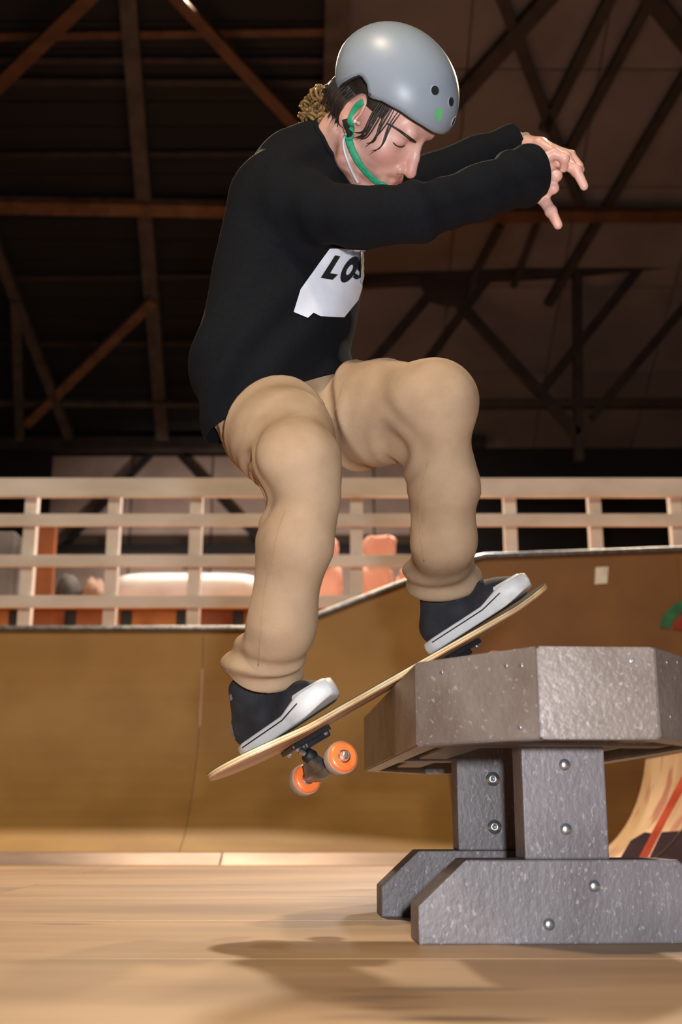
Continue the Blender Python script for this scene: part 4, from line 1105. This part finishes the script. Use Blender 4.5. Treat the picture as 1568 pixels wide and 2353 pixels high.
for sd in (-1, 1):
    parts = []
    for i in range(16):
        t = i/15; p0 = np.array([.0945-.020*t**1.6, sd*(.012+.038*t), .030+.008*math.sin(t*2.4)])
        lk([p0-np.array([.003, 0, .002]), p0+np.array([.0012, sd*.003, .001]), p0+np.array([-.004*t-.001, sd*.009, .0035*(1-t)])], .0017, 4, 5)
    if sd < 0:
        parts = []
        for i in range(26):
            t = i/25; bx = np.array([903+52*t, 291+26*t+9*t*t]); a_ = hit(hbvh, bx[0], bx[1]+3*(1-t)*0, .0005, 2.02)[0]; b_ = hit(hbvh, bx[0]-7, bx[1]-6+2*t, .0016, 2.02)[0]
            c_ = hit(hbvh, bx[0]-12, bx[1]-6, .0006, 2.02)[0]; parts.append(tube_data(catmull([a_, b_, c_], 4), [.0013+.0012*t]*9, 5))
    obj('eyebrow', join_data(parts), M['hair_dark'], person, smooth=True)
ls = [hit(hbvh, x, y, .0006, 2.02)[0] for x, y, _ in catmull([(903, 327, 0), (911, 334, 0), (921, 337, 0), (931, 334, 0)], 5)]
obj('eyelashes', tube(ls, [.0006]+[.0013]*(len(ls)-2)+[.0006], 5), M['hair_dark'], person, smooth=True)
parts = []
for i in range(46):
    c0 = np.array(P(744+rs.randn()*18, 250+rs.randn()*20, 2.16+rs.randn()*.02)); ax_ = nrm(rs.randn(3)); u_, v_, w_ = frame_of(ax_)
    r0 = .008+.006*rs.rand(); tt = np.linspace(0, 2*math.pi*(1.2+rs.rand()), 22)
    parts.append(tube_data([c0+r0*(math.cos(t)*u_+math.sin(t)*v_)+w_*t*.0022 for t in tt], .0035, 6))
for i in range(9):
    c0 = np.array(P(690+i*8+rs.randn()*4, 272+rs.randn()*8, 2.17)); tt = np.linspace(0, 5, 14); u_, v_, w_ = frame_of(nrm(rs.randn(3)))
    parts.append(tube_data([c0+.007*(math.cos(t)*u_+math.sin(t)*v_)+w_*t*.002 for t in tt], .003, 6))
for i in range(6):   # tie from the tail to the nape
    a_, b_ = np.array(P(772+rs.randn()*3, 252+rs.randn()*8, 2.15)), np.array(P(748+rs.randn()*5, 250+rs.randn()*10, 2.16))
    parts.append(tube_data(catmull([hw_((-.085, -.02+.01*i, -.02)), a_, b_], 5), .004, 6))
pt_ = obj('ponytail', join_data(parts), M['hair_painted_lit'], hair, smooth=True); pt_['label'] = 'curly ponytail behind the helmet, lamp light painted into its brown'

# ---- earphone, bracelet
eb = obj('earphone', lathe([(.0001, .006), (.0045, .005), (.007, .0015), (.0065, -.003), (.0001, -.004)], hw_((.000, -.0865, -.006)), HR@np.array([.2, -1, 0]), 16), M['earbud'], person, smooth=True)
eb['label'] = 'white earphone with cable'
pp = catmull([(818, 276, 0), (801, 300, 0), (791, 322, 0), (794, 350, 0), (804, 380, 0), (818, 408, 0), (824, 418, 0)], 6)
cb = np.array([hit(hbvh, x, y, .004, 2.12)[0] for x, y, _ in pp])
for _ in range(3): cb[1:-1] = (cb[:-2]+2*cb[1:-1]+cb[2:])/4
obj('cable', tube(cb, .0026, 8), M['earbud'], eb, smooth=True)
parts = []
bw = np.array(P(1206, 338, 2.405)); u_, v_, w_ = frame_of(np.array(P(1250, 340, 2.38))-LW)
bead = None
br = None
for k in range(22):
    a = 2*math.pi*k/22; c_ = bw+.0285*(math.cos(a)*u_+math.sin(a)*v_)
    bm = bmesh.new(); bmesh.ops.create_icosphere(bm, subdivisions=1, radius=.0048); bmesh.ops.translate(bm, verts=bm.verts, vec=c_)
    m_ = bm_mesh(bm)
    if br is None: br = obj('bracelet', tube(np.array([bw+.0285*(math.cos(t)*u_+math.sin(t)*v_) for t in np.linspace(0, 6.6, 40)]), .0012, 5), M['lace'], person); br['label'] = 'beaded bracelet on the far wrist'
    obj('bead', m_, M['bead'], br, smooth=True)
